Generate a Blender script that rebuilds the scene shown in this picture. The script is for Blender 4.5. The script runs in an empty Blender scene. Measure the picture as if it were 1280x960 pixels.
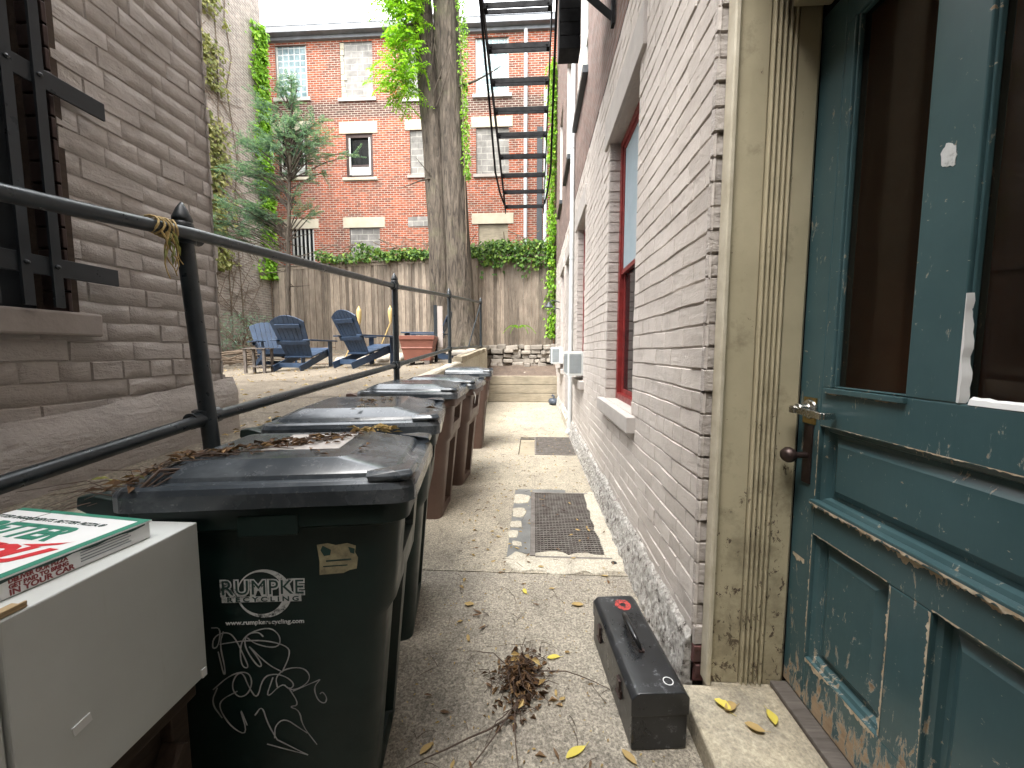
import bpy, bmesh, math, random
from mathutils import Vector, Matrix, noise
random.seed(7)
R = math.radians
scene = bpy.context.scene
col = scene.collection
U1 = random.uniform

# ------------------------------------------------------------------ helpers
class MB:
    def __init__(s): s.v = []; s.f = []
    def add(s, vs, fs):
        o = len(s.v); s.v += [tuple(p) for p in vs]; s.f += [tuple(i + o for i in f) for f in fs]
    def box(s, x0, x1, y0, y1, z0, z1):
        s.add([(x0,y0,z0),(x1,y0,z0),(x1,y1,z0),(x0,y1,z0),(x0,y0,z1),(x1,y0,z1),(x1,y1,z1),(x0,y1,z1)],
              [(0,3,2,1),(4,5,6,7),(0,1,5,4),(1,2,6,5),(2,3,7,6),(3,0,4,7)])
    def obox(s, c, size, M=None):
        M = M or Matrix.Identity(3); c = Vector(c); h = [q/2 for q in size]
        vs = [c + M @ Vector((sx*h[0], sy*h[1], sz*h[2])) for sz in (-1,1) for sx, sy in ((-1,-1),(1,-1),(1,1),(-1,1))]
        s.add(vs, [(0,3,2,1),(4,5,6,7),(0,1,5,4),(1,2,6,5),(2,3,7,6),(3,0,4,7)])
    def board(s, p, q, w, t, side=(1,0,0)):
        """plank from p to q; w measured along side, t along the third axis"""
        p = Vector(p); q = Vector(q); d = q - p; L = d.length; d.normalize()
        sd = Vector(side); sd = (sd - d*sd.dot(d)).normalized(); n = d.cross(sd)
        M = Matrix((sd, n, d)).transposed()
        s.obox((p+q)/2, (w, t, L), M)
    def tube(s, pts, r, n=10, cap=True):
        pts = [Vector(p) for p in pts]; k = len(pts)
        rr = r if isinstance(r, (list, tuple)) else [r]*k
        d0 = (pts[1]-pts[0]).normalized()
        a = Vector((0,0,1)) if abs(d0.z) < .9 else Vector((1,0,0))
        x = (a - d0*a.dot(d0)).normalized(); vs = []
        for i, p in enumerate(pts):
            d = (pts[min(i+1,k-1)] - pts[max(i-1,0)]).normalized()
            x = (x - d*x.dot(d)).normalized(); y = d.cross(x)
            for j in range(n):
                t = 2*math.pi*j/n; vs.append(p + (x*math.cos(t) + y*math.sin(t))*rr[i])
        fs = [(i*n+j, i*n+(j+1)%n, (i+1)*n+(j+1)%n, (i+1)*n+j) for i in range(k-1) for j in range(n)]
        if cap: fs += [tuple(range(n))[::-1], tuple((k-1)*n+j for j in range(n))]
        s.add(vs, fs)
    def lathe(s, prof, n=16, c=(0,0,0), M=None):
        vs = []; c = Vector(c); M = M or Matrix.Identity(3)
        for r, z in prof:
            for j in range(n):
                t = 2*math.pi*j/n; vs.append(c + M @ Vector((r*math.cos(t), r*math.sin(t), z)))
        k = len(prof)
        fs = [(i*n+j, i*n+(j+1)%n, (i+1)*n+(j+1)%n, (i+1)*n+j) for i in range(k-1) for j in range(n)]
        fs += [tuple(range(n))[::-1], tuple((k-1)*n+j for j in range(n))]
        s.add(vs, fs)
    def loft(s, rings, cap=True, close=True):
        n = len(rings[0]); k = len(rings); vs = [p for r in rings for p in r]
        m = n if close else n-1
        fs = [(i*n+j, i*n+(j+1)%n, (i+1)*n+(j+1)%n, (i+1)*n+j) for i in range(k-1) for j in range(m)]
        if cap: fs += [tuple(range(n))[::-1], tuple((k-1)*n+j for j in range(n))]
        s.add(vs, fs)
    def quad(s, a, b, c, d): s.add([a,b,c,d], [(0,1,2,3)])
    def prism(s, poly, y0, y1, ax='y'):
        """poly in the plane across ax, extruded from y0 to y1"""
        def P(a, b, t): return {'y':(a,t,b),'x':(t,a,b),'z':(a,b,t)}[ax]
        n = len(poly)
        s.add([P(a,b,y0) for a,b in poly] + [P(a,b,y1) for a,b in poly],
              [tuple(range(n)), tuple(range(n,2*n))[::-1]] + [(i,(i+1)%n,n+(i+1)%n,n+i) for i in range(n)])
    def leaf(s, p, d, nrm, L, w, fold=.25):
        """one pointed leaf, folded along its midrib"""
        p = Vector(p); d = Vector(d).normalized(); nrm = Vector(nrm)
        sd = d.cross(nrm)
        if sd.length < 1e-4: sd = d.orthogonal()
        sd.normalize(); nn = sd.cross(d)
        a = p + d*L*.45 + sd*w/2 + nn*w*fold; b = p + d*L*.45 - sd*w/2 + nn*w*fold
        s.add([p, a, p + d*L - nn*L*.12, b], [(0,1,2),(0,2,3)])
    def build(s, name, mat, parent=None, loc=None, bevel=0, seg=2, smooth=None, recalc=True):
        me = bpy.data.meshes.new(name); me.from_pydata(s.v, [], s.f)
        if recalc:
            bm = bmesh.new(); bm.from_mesh(me); bmesh.ops.recalc_face_normals(bm, faces=bm.faces); bm.to_mesh(me); bm.free()
        if smooth is not None:
            me.polygons.foreach_set('use_smooth', [True]*len(me.polygons))
            me.set_sharp_from_angle(angle=R(smooth))
        me.materials.append(mat)
        o = bpy.data.objects.new(name, me); col.objects.link(o)
        if loc: o.location = loc
        if parent: o.parent = parent
        if bevel:
            m = o.modifiers.new('bevel', 'BEVEL'); m.width = bevel; m.segments = seg; m.limit_method = 'ANGLE'; m.angle_limit = R(40)
        return o

def tag(o, label=None, cat=None, group=None, kind=None):
    for k, v in (('label',label),('category',cat),('group',group),('kind',kind)):
        if v: o[k] = v
    return o
def thing(name, label, cat, loc=(0,0,0), rz=0, group=None):
    o = bpy.data.objects.new(name, None); col.objects.link(o); o.location = loc; o.rotation_euler = (0,0,rz)
    o.empty_display_size = .1
    return tag(o, label, cat, group)
def copy_tree(o, parent=None):
    c = o.copy(); col.objects.link(c)
    if parent: c.parent = parent
    for ch in [q for q in bpy.data.objects if q.parent == o]: copy_tree(ch, c)
    return c
def text_obj(name, s, size, mat, parent, M, bold=0, shear=0, align='LEFT', xs=1.0, spacing=1.0):
    cu = bpy.data.curves.new(name, 'FONT'); cu.body = s; cu.size = size; cu.offset = bold; cu.shear = shear
    cu.align_x = align; cu.extrude = .0003; cu.resolution_u = 3; cu.space_character = spacing
    t = bpy.data.objects.new('tmp_text', cu); col.objects.link(t)
    me = bpy.data.meshes.new_from_object(t); bpy.data.objects.remove(t); bpy.data.curves.remove(cu)
    me.transform(Matrix.Diagonal((xs,1,1,1))); me.transform(M); me.name = name
    me.materials.clear(); me.materials.append(mat)
    o = bpy.data.objects.new(name, me); col.objects.link(o); o.parent = parent
    return o
def frameM(o, x, y):
    """matrix with text x along x, text up along y, placed at o"""
    x = Vector(x).normalized(); y = Vector(y); y = (y - x*y.dot(x)).normalized(); z = x.cross(y)
    return Matrix.Translation(o) @ Matrix((x,y,z)).transposed().to_4x4()
def N3(x, y, z): return noise.noise(Vector((x,y,z)))

# ------------------------------------------------------------------ materials
class NT:
    def __init__(s, name):
        s.m = bpy.data.materials.new(name); s.m.use_nodes = True; s.t = s.m.node_tree; s.n = s.t.nodes
        s.b = s.n['Principled BSDF']; s.out = s.n['Material Output']; s.tc = s.n.new('ShaderNodeTexCoord')
        s.co = s.tc.outputs['Object']
    def L(s, a, b): s.t.links.new(a, b)
    def node(s, typ, **kw):
        n = s.n.new(typ)
        for k, v in kw.items(): setattr(n, k, v)
        return n
    def mapping(s, scale=(1,1,1), src=None, rot=(0,0,0), loc=(0,0,0)):
        m = s.node('ShaderNodeMapping'); m.inputs['Scale'].default_value = scale; m.inputs['Rotation'].default_value = rot
        m.inputs['Location'].default_value = loc
        s.L(src or s.co, m.inputs['Vector']); return m.outputs[0]
    def noise(s, scale, detail=5, rough=.6, src=None, dist=0):
        n = s.node('ShaderNodeTexNoise'); n.inputs['Scale'].default_value = scale; n.inputs['Detail'].default_value = detail
        n.inputs['Roughness'].default_value = rough; n.inputs['Distortion'].default_value = dist
        s.L(src or s.co, n.inputs['Vector']); return n.outputs['Fac']
    def vor(s, scale, src=None, feature='F1', out='Distance', rnd=1):
        n = s.node('ShaderNodeTexVoronoi', feature=feature); n.inputs['Scale'].default_value = scale
        n.inputs['Randomness'].default_value = rnd
        s.L(src or s.co, n.inputs['Vector']); return n.outputs[out]
    def ramp(s, fac, stops, interp='LINEAR'):
        r = s.node('ShaderNodeValToRGB'); cr = r.color_ramp; cr.interpolation = interp
        while len(cr.elements) < len(stops): cr.elements.new(.5)
        for e, (p, c) in zip(cr.elements, stops):
            e.position = p; e.color = (c,c,c,1) if isinstance(c, (int,float)) else (*c,1)
        s.L(fac, r.inputs[0]); return r.outputs[0]
    def mix(s, fac, a, b, mode='MIX'):
        m = s.node('ShaderNodeMix', data_type='RGBA', blend_type=mode)
        for k, v in ((0,fac),(6,a),(7,b)):
            if isinstance(v, (int,float)): m.inputs[k].default_value = v if k == 0 else (v,v,v,1)
            elif isinstance(v, tuple): m.inputs[k].default_value = (*v,1)
            else: s.L(v, m.inputs[k])
        return m.outputs[2]
    def math(s, op, a, b=0, c=None, clamp=False):
        m = s.node('ShaderNodeMath', operation=op, use_clamp=clamp)
        for i, v in enumerate((a,b,c)):
            if v is None: continue
            if isinstance(v, (int,float)): m.inputs[i].default_value = v
            else: s.L(v, m.inputs[i])
        return m.outputs[0]
    def xyz(s, src=None):
        n = s.node('ShaderNodeSeparateXYZ'); s.L(src or s.co, n.inputs[0]); return n.outputs
    def comb(s, x, y, z=0):
        n = s.node('ShaderNodeCombineXYZ')
        for i, v in enumerate((x,y,z)):
            if isinstance(v, (int,float)): n.inputs[i].default_value = v
            else: s.L(v, n.inputs[i])
        return n.outputs[0]
    def island(s): return s.node('ShaderNodeNewGeometry').outputs['Random Per Island']
    def bump(s, h, strength=.3, dist=.01, prev=None):
        b = s.node('ShaderNodeBump'); b.inputs['Strength'].default_value = strength; b.inputs['Distance'].default_value = dist
        s.L(h, b.inputs['Height'])
        if prev is not None: s.L(prev, b.inputs['Normal'])
        return b.outputs[0]
    def fin(s, color=None, rough=None, normal=None, metal=None, spec=None):
        for k, v in (('Base Color',color),('Roughness',rough),('Metallic',metal),('Specular IOR Level',spec)):
            if v is None: continue
            if isinstance(v, (int,float)): s.b.inputs[k].default_value = v
            elif isinstance(v, tuple): s.b.inputs[k].default_value = (*v,1)
            else: s.L(v, s.b.inputs[k])
        if normal is not None: s.L(normal, s.b.inputs['Normal'])
        return s.m

def simple(name, c1, c2=None, scale=6, rough=.6, bump=.15, bscale=60, bdist=.004, metal=0, stretch=(1,1,1), spec=.5, rvar=.12, island=0):
    t = NT(name); c2 = c2 or tuple(q*.7 for q in c1)
    src = t.mapping(stretch)
    n = t.noise(scale, 6, .65, src)
    c = t.ramp(n, [(.3,c2),(.7,c1)])
    if island:
        i = t.island(); c = t.mix(1, c, t.ramp(i, [(0,1-island),(1,1+island)]), 'MULTIPLY')
    r = t.ramp(t.noise(scale*2.3, 4, .6, src), [(.3,max(0,rough-rvar)),(.7,min(1,rough+rvar))])
    nm = t.bump(t.noise(bscale, 5, .6, src), bump, bdist) if bump else None
    return t.fin(c, r, nm, metal, spec)

def wood(name, c1, c2, axis='z', rough=.75, bump=.4, scale=9, island=.25):
    t = NT(name); st = {'x':(.08,1,1),'y':(1,.08,1),'z':(1,1,.08)}[axis]
    i = t.island(); off = t.comb(t.math('MULTIPLY', i, 37), t.math('MULTIPLY', i, 11), t.math('MULTIPLY', i, 53))
    va = t.node('ShaderNodeVectorMath', operation='ADD'); t.L(t.co, va.inputs[0]); t.L(off, va.inputs[1])
    src = t.mapping(st, va.outputs[0])
    g = t.noise(scale*6, 6, .7, src, .6); n2 = t.noise(2.2, 4, .6, va.outputs[0])
    c = t.ramp(g, [(.28,c2),(.68,c1)])
    c = t.mix(.6, c, t.ramp(n2, [(.3,.55),(.7,1.15)]), 'MULTIPLY')
    c = t.mix(1, c, t.ramp(i, [(0,1-island),(1,1+island)]), 'MULTIPLY')
    return t.fin(c, rough, t.bump(g, bump, .004), 0, .3)

def leafmat(name, c1, c2, c3=None, trans=.3, rough=.5):
    t = NT(name); i = t.island()
    st = [(0,c1),(.55,c2)] + ([(1,c3)] if c3 else [])
    c = t.ramp(i, st); t.fin(c, rough, None, 0, .3)
    tr = t.node('ShaderNodeBsdfTranslucent'); t.L(t.mix(1, c, (1.0,1.1,.6), 'MULTIPLY'), tr.inputs[0])
    mx = t.node('ShaderNodeMixShader'); mx.inputs[0].default_value = trans
    t.L(t.b.outputs[0], mx.inputs[1]); t.L(tr.outputs[0], mx.inputs[2]); t.L(mx.outputs[0], t.out.inputs[0])
    return t.m

def paintbrick(name, c1, c2, dirt, peel=None, blobs=.5, lumpy=1.0):
    t = NT(name)
    n = t.noise(1.3, 7, .7); f = t.noise(9, 7, .75)
    c = t.ramp(n, [(.3,c2),(.68,c1)])
    c = t.mix(t.ramp(f, [(.52,0),(.75,.5)]), c, dirt)
    if peel:
        pm = t.ramp(t.noise(22, 8, .75, t.mapping((1,1,1.6))), [(.70,0),(.72,.8)]); c = t.mix(pm, c, peel)
    h1 = t.noise(30, 6, .65); h2 = t.noise(150, 3, .6)
    strk = t.noise(9, 7, .7, t.mapping((1,.7,2.2)), .5)
    nb = t.bump(h2, .25, .002); nb = t.bump(h1, .55*lumpy, .007, nb); nb = t.bump(strk, .6*blobs, .014, nb)
    return t.fin(c, t.ramp(f, [(.3,.55),(.7,.8)]), nb, 0, .35)

def rawbrick(name, ax, mortar, c1, c2, dark, w=.215, h=.0725, ms=.011, band=None, bump=.6, soot=.5):
    """unpainted brick: courses from a Brick texture laid along the wall"""
    t = NT(name); x, y, z = t.xyz(); a = {'x':x,'y':y}[ax]
    v = t.comb(a, z)
    wob = t.noise(3, 3, .5)
    br = t.node('ShaderNodeTexBrick'); t.L(v, br.inputs['Vector'])
    br.inputs['Scale'].default_value = 1; br.inputs['Brick Width'].default_value = w; br.inputs['Row Height'].default_value = h
    br.inputs['Mortar Size'].default_value = ms; br.inputs['Mortar Smooth'].default_value = .3; br.inputs['Bias'].default_value = 0
    for k, c in (('Color1',c1),('Color2',c2),('Mortar',mortar)): br.inputs[k].default_value = (*c,1)
    big = t.noise(.55, 5, .6); sm = t.noise(5, 6, .7)
    dk = t.ramp(big, [(.46,0),(.66,soot)])
    if band:
        z0, z1 = band
        b1 = t.math('SMOOTH_MIN', t.math('MULTIPLY', t.math('SUBTRACT', z, z0), 4), t.math('MULTIPLY', t.math('SUBTRACT', z1, z), 4), .3)
        b1 = t.math('ADD', b1, t.math('MULTIPLY', t.math('SUBTRACT', sm, .5), 1.6), clamp=True)
        dk = t.math('MAXIMUM', dk, t.math('MULTIPLY', b1, .85))
    brick = t.mix(dk, br.outputs['Color'], dark)
    c = t.mix(br.outputs['Fac'], brick, mortar)
    c = t.mix(1, c, t.ramp(sm, [(.25,.62),(.75,1.3)]), 'MULTIPLY')
    lm = t.ramp(t.noise(1.7, 6, .75), [(.60,0),(.78,.35)]); c = t.mix(lm, c, mortar)
    hh = t.math('SUBTRACT', t.math('MULTIPLY', t.noise(60, 4, .6), .5), br.outputs['Fac'])
    return t.fin(c, .88, t.bump(hh, bump, .008), 0, .2)

MAT = {}
MAT['wall_left'] = paintbrick('taupe_painted_brick', (.48,.435,.40), (.36,.325,.295), (.22,.195,.172), None, 1.3, 1.6)
MAT['wall_right'] = paintbrick('pale_mauve_painted_brick', (.56,.51,.465), (.43,.385,.35), (.29,.26,.235), (.62,.60,.57), .6, .9)
MAT['stone_paint'] = simple('painted_stone', (.42,.39,.36), (.34,.31,.29), 5, .7, .3, 50, .004)
MAT['stone_taupe'] = simple('taupe_painted_stone', (.36,.315,.285), (.27,.235,.21), 5, .7, .4, 30, .006)
MAT['brick_far'] = rawbrick('red_factory_brick', 'x', (.34,.29,.24), (.36,.085,.036), (.17,.045,.026), (.06,.037,.032), band=(9.1,9.95), soot=.6)
MAT['brick_vine'] = rawbrick('weathered_pinkish_brick', 'y', (.35,.325,.285), (.31,.255,.215), (.21,.172,.148), (.13,.112,.098), soot=.7)
MAT['brick_upper'] = rawbrick('brown_unpainted_brick', 'y', (.21,.18,.16), (.23,.15,.125), (.16,.105,.09), (.11,.08,.07), soot=.5)
MAT['brick_red'] = simple('bare_red_brick', (.16,.05,.045), (.09,.05,.045), 12, .85, .8, 30, .01)
MAT['lintel'] = simple('pale_limestone', (.47,.42,.32), (.36,.32,.24), 3, .85, .3, 30, .006)
MAT['dark_metal'] = simple('dark_grey_painted_metal', (.022,.028,.033), (.012,.015,.018), 8, .38, .2, 120, .001)
MAT['escape_metal'] = simple('black_fire_escape_paint', (.007,.0075,.0085), (.004,.004,.005), 8, .75, .2, 90, .001, spec=.2)
MAT['rail_metal'] = simple('rail_grey_paint', (.024,.032,.037), (.012,.016,.019), 14, .36, .35, 55, .0015)
MAT['green_plastic'] = simple('dark_green_plastic', (.005,.020,.017), (.003,.013,.011), 5, .42, .12, 200, .001)
MAT['brown_plastic'] = simple('brown_plastic', (.105,.062,.046), (.075,.043,.032), 5, .5, .12, 200, .001)
def decal():
    t = NT('worn_white_print'); m = t.ramp(t.math('ADD', t.math('MULTIPLY', t.noise(60, 8, .8), .6), t.math('MULTIPLY', t.noise(16, 5), .4)), [(.40,(.03,.04,.038)),(.47,(.58,.59,.58)),(.7,(.76,.77,.76))])
    return t.fin(m, .6, None, 0, .4)
MAT['white_decal'] = decal()
MAT['graf'] = simple('scribbled_white_marker', (.48,.48,.47), (.26,.26,.26), 25, .7, 0)
MAT['sticker'] = simple('yellowed_sticker', (.46,.40,.24), (.16,.14,.09), 30, .7, 0)
MAT['black_rubber'] = simple('black_rubber', (.012,.012,.012), None, 10, .7, .1)
def enamel():
    t = NT('stained_white_enamel'); c = t.ramp(t.noise(2, 6, .6), [(.3,(.50,.51,.485)),(.7,(.60,.62,.60))])
    run = t.ramp(t.noise(16, 6, .7, t.mapping((1,1,.12)), .3), [(.56,0),(.72,.38)]); c = t.mix(t.math('MULTIPLY', run, t.ramp(t.noise(3.5, 3), [(.42,0),(.6,1)])), c, (.33,.30,.22))
    sp = t.ramp(t.noise(45, 7, .8), [(.70,0),(.73,.7)]); c = t.mix(sp, c, (.17,.13,.10))
    nb = t.bump(t.noise(5, 3), .12, .01); nb = t.bump(t.noise(220, 3), .1, .0008, nb)
    return t.fin(c, t.ramp(t.noise(6, 5), [(.3,.33),(.7,.55)]), nb, 0, .45)
MAT['white_cab'] = enamel()
MAT['card_white'] = simple('white_card', (.78,.78,.77), (.72,.72,.71), 3, .75, .06, 200, .0005)
MAT['card_kraft'] = simple('kraft_card', (.46,.33,.18), None, 8, .85, .1, 200, .0005)
MAT['ink_green'] = simple('green_ink', (.03,.22,.14), (.03,.20,.13), 10, .6, 0)
MAT['ink_dark'] = simple('dark_green_ink', (.02,.06,.05), None, 10, .6, 0)
MAT['ink_red'] = simple('red_ink', (.62,.03,.04), (.56,.025,.03), 10, .6, 0)
MAT['ink_wine'] = simple('wine_ink', (.30,.06,.06), None, 10, .7, 0)
MAT['ink_grey'] = simple('grey_ink', (.30,.32,.33), None, 10, .7, 0)
MAT['old_wood'] = wood('dark_old_wood', (.075,.05,.035), (.035,.024,.017), 'y')
MAT['fence'] = wood('weathered_fence_wood', (.33,.27,.21), (.12,.095,.073), 'z', .85, .5, 7, .42)
MAT['timber'] = wood('greyed_timber', (.36,.31,.23), (.20,.17,.12), 'x', .85, .6, 8, .15)
MAT['table_wood'] = wood('grey_brown_table_wood', (.19,.165,.145), (.10,.085,.075), 'x', .8)
MAT['chair'] = simple('blue_plastic_lumber', (.027,.053,.10), (.014,.028,.055), 7, .5, .15, 80, .001)
MAT['terracotta'] = simple('terracotta_plastic', (.25,.095,.065), (.19,.07,.05), 4, .6, .1)
MAT['bamboo'] = simple('yellow_bamboo', (.55,.40,.16), (.42,.30,.12), 20, .6, .2)
MAT['red_paint'] = simple('dark_red_window_paint', (.21,.022,.02), (.13,.016,.015), 10, .4, .3, 60, .002)
MAT['white_paint'] = simple('white_window_paint', (.48,.48,.45), (.36,.36,.33), 8, .5, .15)
MAT['ac_white'] = simple('air_conditioner_white', (.66,.68,.66), (.56,.58,.56), 6, .45, .05)
MAT['ac_grey'] = simple('air_conditioner_grille_grey', (.30,.33,.34), None, 6, .5, 0)
MAT['steel'] = simple('brushed_steel', (.62,.61,.58), (.50,.49,.46), 30, .25, .1, 200, .0005, 1)
MAT['brass'] = simple('tarnished_brass', (.45,.33,.12), (.25,.18,.08), 30, .4, .1, 100, .0005, 1)
MAT['bronze'] = simple('dark_bronze', (.075,.05,.045), (.04,.026,.023), 20, .42, .1, 100, .0005, .6)
MAT['soil'] = simple('dark_soil', (.13,.095,.07), (.07,.05,.038), 6, .95, 1, 25, .03)
MAT['rock'] = simple('grey_fieldstone', (.36,.32,.27), (.20,.175,.145), 5, .9, .7, 18, .02, island=.3)
MAT['stick'] = simple('dry_stick', (.17,.125,.085), (.09,.065,.045), 10, .9, .3)
MAT['drystem'] = simple('dry_dark_stem', (.10,.065,.045), (.05,.032,.024), 20, .8, .3)
MAT['block'] = None
MAT['blackpaint'] = simple('black_toolbox_enamel', (.014,.015,.016), (.008,.008,.009), 6, .3, .1, 120, .0008)
MAT['interior'] = simple('dark_brown_interior', (.62,.27,.15), (.36,.15,.085), 2, .7, .1)
MAT['dark'] = simple('dark_void', (.012,.012,.013), None, 3, .9, 0)
MAT['pipe_white'] = simple('white_downpipe', (.52,.54,.54), (.42,.44,.44), 3, .5, .1)
MAT['metal_roof'] = simple('grey_metal_cornice', (.20,.21,.225), (.12,.125,.135), 3, .5, .2)
MAT['bag'] = simple('blue_grey_plastic', (.06,.075,.10), (.035,.045,.06), 8, .5, .3)

MAT['ivy'] = leafmat('ivy_leaf', (.035,.085,.018), (.085,.17,.03), (.20,.30,.05))
MAT['ivy_bright'] = leafmat('bright_creeper_leaf', (.13,.27,.022), (.20,.40,.03), (.32,.50,.05), .4)
MAT['locust'] = leafmat('yellow_green_leaflet', (.13,.28,.02), (.21,.42,.025), (.36,.56,.04), .45)
MAT['hemlock'] = leafmat('blue_green_needles', (.09,.16,.125), (.15,.24,.185), (.24,.34,.22), .35)
MAT['olive'] = leafmat('pale_olive_leaf', (.12,.14,.04), (.24,.25,.08), (.33,.30,.12), .3)
MAT['dead_leaf'] = leafmat('dry_brown_leaf', (.05,.028,.016), (.12,.066,.034), (.26,.16,.075), .1, .7)
MAT['leaf_tan'] = leafmat('tan_fallen_leaf', (.20,.13,.055), (.36,.25,.10), (.50,.38,.17), .1, .7)
MAT['leaf_yellow'] = leafmat('yellow_fallen_leaf', (.50,.40,.06), (.60,.50,.09), (.55,.42,.12), .15, .6)

def bark():
    t = NT('furrowed_grey_bark'); src = t.mapping((1,1,.16)); g = t.noise(14, 7, .7, src, .8); v = t.vor(9, src)
    c = t.ramp(g, [(.34,(.03,.025,.02)),(.7,(.16,.13,.10))]); c = t.mix(t.ramp(t.noise(2, 4), [(.55,0),(.8,.35)]), c, (.16,.17,.09))
    nb = t.bump(g, 1, .06); nb = t.bump(v, .8, .05, nb)
    return t.fin(c, .9, nb, 0, .2)
MAT['bark'] = bark()
def blocks():
    t = NT('grey_concrete_blocks'); x, y, z = t.xyz()
    br = t.node('ShaderNodeTexBrick'); t.L(t.comb(x, z), br.inputs['Vector'])
    br.inputs['Scale'].default_value = 1; br.inputs['Brick Width'].default_value = .40; br.inputs['Row Height'].default_value = .2
    br.inputs['Mortar Size'].default_value = .012; br.inputs['Mortar Smooth'].default_value = .2
    for k, c in (('Color1',(.27,.255,.235)),('Color2',(.19,.18,.168)),('Mortar',(.36,.34,.305))): br.inputs[k].default_value = (*c,1)
    c = t.mix(1, br.outputs['Color'], t.ramp(t.noise(3, 6, .7), [(.3,.6),(.7,1.25)]), 'MULTIPLY')
    st = t.ramp(t.noise(2.2, 5, .6, t.mapping((1.3,1,.5))), [(.60,0),(.74,.75)]); c = t.mix(st, c, (.10,.095,.09))
    hh = t.math('SUBTRACT', t.math('MULTIPLY', t.noise(50, 4, .6), .5), br.outputs['Fac'])
    return t.fin(c, .9, t.bump(hh, .5, .006), 0, .2)
MAT['block'] = blocks()
def glassblocks():
    t = NT('glass_block_panel'); x, y, z = t.xyz()
    br = t.node('ShaderNodeTexBrick'); br.offset = 0; t.L(t.comb(x, z), br.inputs['Vector'])
    br.inputs['Scale'].default_value = 1; br.inputs['Brick Width'].default_value = .2; br.inputs['Row Height'].default_value = .2
    br.inputs['Mortar Size'].default_value = .016; br.inputs['Mortar Smooth'].default_value = .2
    for k, c in (('Color1',(.26,.34,.35)),('Color2',(.15,.22,.235)),('Mortar',(.46,.48,.46))): br.inputs[k].default_value = (*c,1)
    c = t.mix(.7, br.outputs['Color'], t.ramp(t.noise(7, 3), [(.3,.55),(.7,1.4)]), 'MULTIPLY')
    nb = t.bump(t.noise(9, 2), .5, .03)
    return t.fin(c, t.math('ADD', t.math('MULTIPLY', br.outputs['Fac'], .5), .12), nb, 0, .6)
MAT['glass_block'] = glassblocks()
def glass(name, tint=(.012,.012,.013), mixf=.35, rough=.04):
    """window glass: a dark reflecting pane one can half see through"""
    t = NT(name); t.fin(tint, rough, t.bump(t.noise(3, 2), .04, .01), 0, .6)
    tr = t.node('ShaderNodeBsdfTransparent'); tr.inputs[0].default_value = (.92,.88,.82,1)
    mx = t.node('ShaderNodeMixShader'); mx.inputs[0].default_value = mixf
    t.L(t.b.outputs[0], mx.inputs[1]); t.L(tr.outputs[0], mx.inputs[2]); t.L(mx.outputs[0], t.out.inputs[0])
    return t.m
MAT['glass'] = glass('door_glass', (.022,.016,.012), .70)
MAT['glass_dark'] = glass('dark_window_glass', (.014,.016,.017), .15)
MAT['glass_blind'] = simple('pale_blue_blind', (.30,.37,.41), (.26,.33,.37), 3, .5, 0)

def concrete(name, c1, c2, pale, dark, spk=.8, slab=None):
    t = NT(name); big = t.noise(.9, 6, .65); md = t.noise(7, 6, .7); fine = t.vor(170, None); f2 = t.noise(110, 4, .75)
    c = t.ramp(md, [(.3,c2),(.7,c1)]); c = t.mix(t.ramp(big, [(.42,0),(.68,.7)]), c, pale)
    st = t.ramp(t.noise(2.4, 7, .75, None, .6), [(.52,0),(.70,.62)]); c = t.mix(st, c, dark)
    ck = t.ramp(t.vor(1.15, t.mapping((1,1,1), None), 'DISTANCE_TO_EDGE'), [(.0,1),(.006,0)]); ck = t.math('MULTIPLY', ck, t.ramp(t.noise(1.6, 3), [(.5,0),(.6,.7)])); c = t.mix(ck, c, dark)
    c = t.mix(spk, c, t.ramp(f2, [(.33,.35),(.5,.95),(.66,1.5)]), 'MULTIPLY')
    vc = t.node('ShaderNodeTexVoronoi'); vc.inputs['Scale'].default_value = 95; t.L(t.co, vc.inputs['Vector'])
    sx = t.node('ShaderNodeSeparateColor'); t.L(vc.outputs['Color'], sx.inputs[0])
    c = t.mix(.55*spk, c, t.ramp(sx.outputs[0], [(0,.45),(.5,1.0),(1,1.5)]), 'MULTIPLY')
    if slab:   # near slab: an older, greyer pour, with some shade painted into its colour
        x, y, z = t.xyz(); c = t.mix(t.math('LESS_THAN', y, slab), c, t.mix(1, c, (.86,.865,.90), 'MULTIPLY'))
    nb = t.bump(f2, .5, .003); nb = t.bump(md, .25, .01, nb)
    return t.fin(c, .9, nb, 0, .25)
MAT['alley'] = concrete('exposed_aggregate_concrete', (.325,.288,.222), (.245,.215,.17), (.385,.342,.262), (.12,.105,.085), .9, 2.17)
MAT['patio'] = concrete('dusty_patio_concrete', (.170,.142,.106), (.11,.092,.07), (.21,.178,.136), (.05,.042,.034), 1)
MAT['step'] = concrete('worn_stone_step', (.40,.345,.25), (.30,.26,.19), (.46,.41,.31), (.085,.085,.085), .4)
MAT['patch'] = concrete('rough_mortar_patch', (.44,.40,.32), (.34,.31,.25), (.50,.46,.38), (.22,.19,.15), .5)

def stucco():
    t = NT('rough_spattered_stucco'); v = t.vor(38); n = t.noise(26, 7, .75); f = t.noise(5, 5, .7)
    c = t.ramp(n, [(.36,(.08,.07,.06)),(.43,(.46,.42,.38)),(.58,(.74,.71,.66))])
    rd = t.ramp(t.noise(7, 5, .7), [(.66,0),(.70,.8)]); c = t.mix(rd, c, (.20,.07,.065))
    nb = t.bump(n, 1, .05); nb = t.bump(v, .8, .03, nb)
    return t.fin(c, .92, nb, 0, .2)
MAT['stucco'] = stucco()

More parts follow.
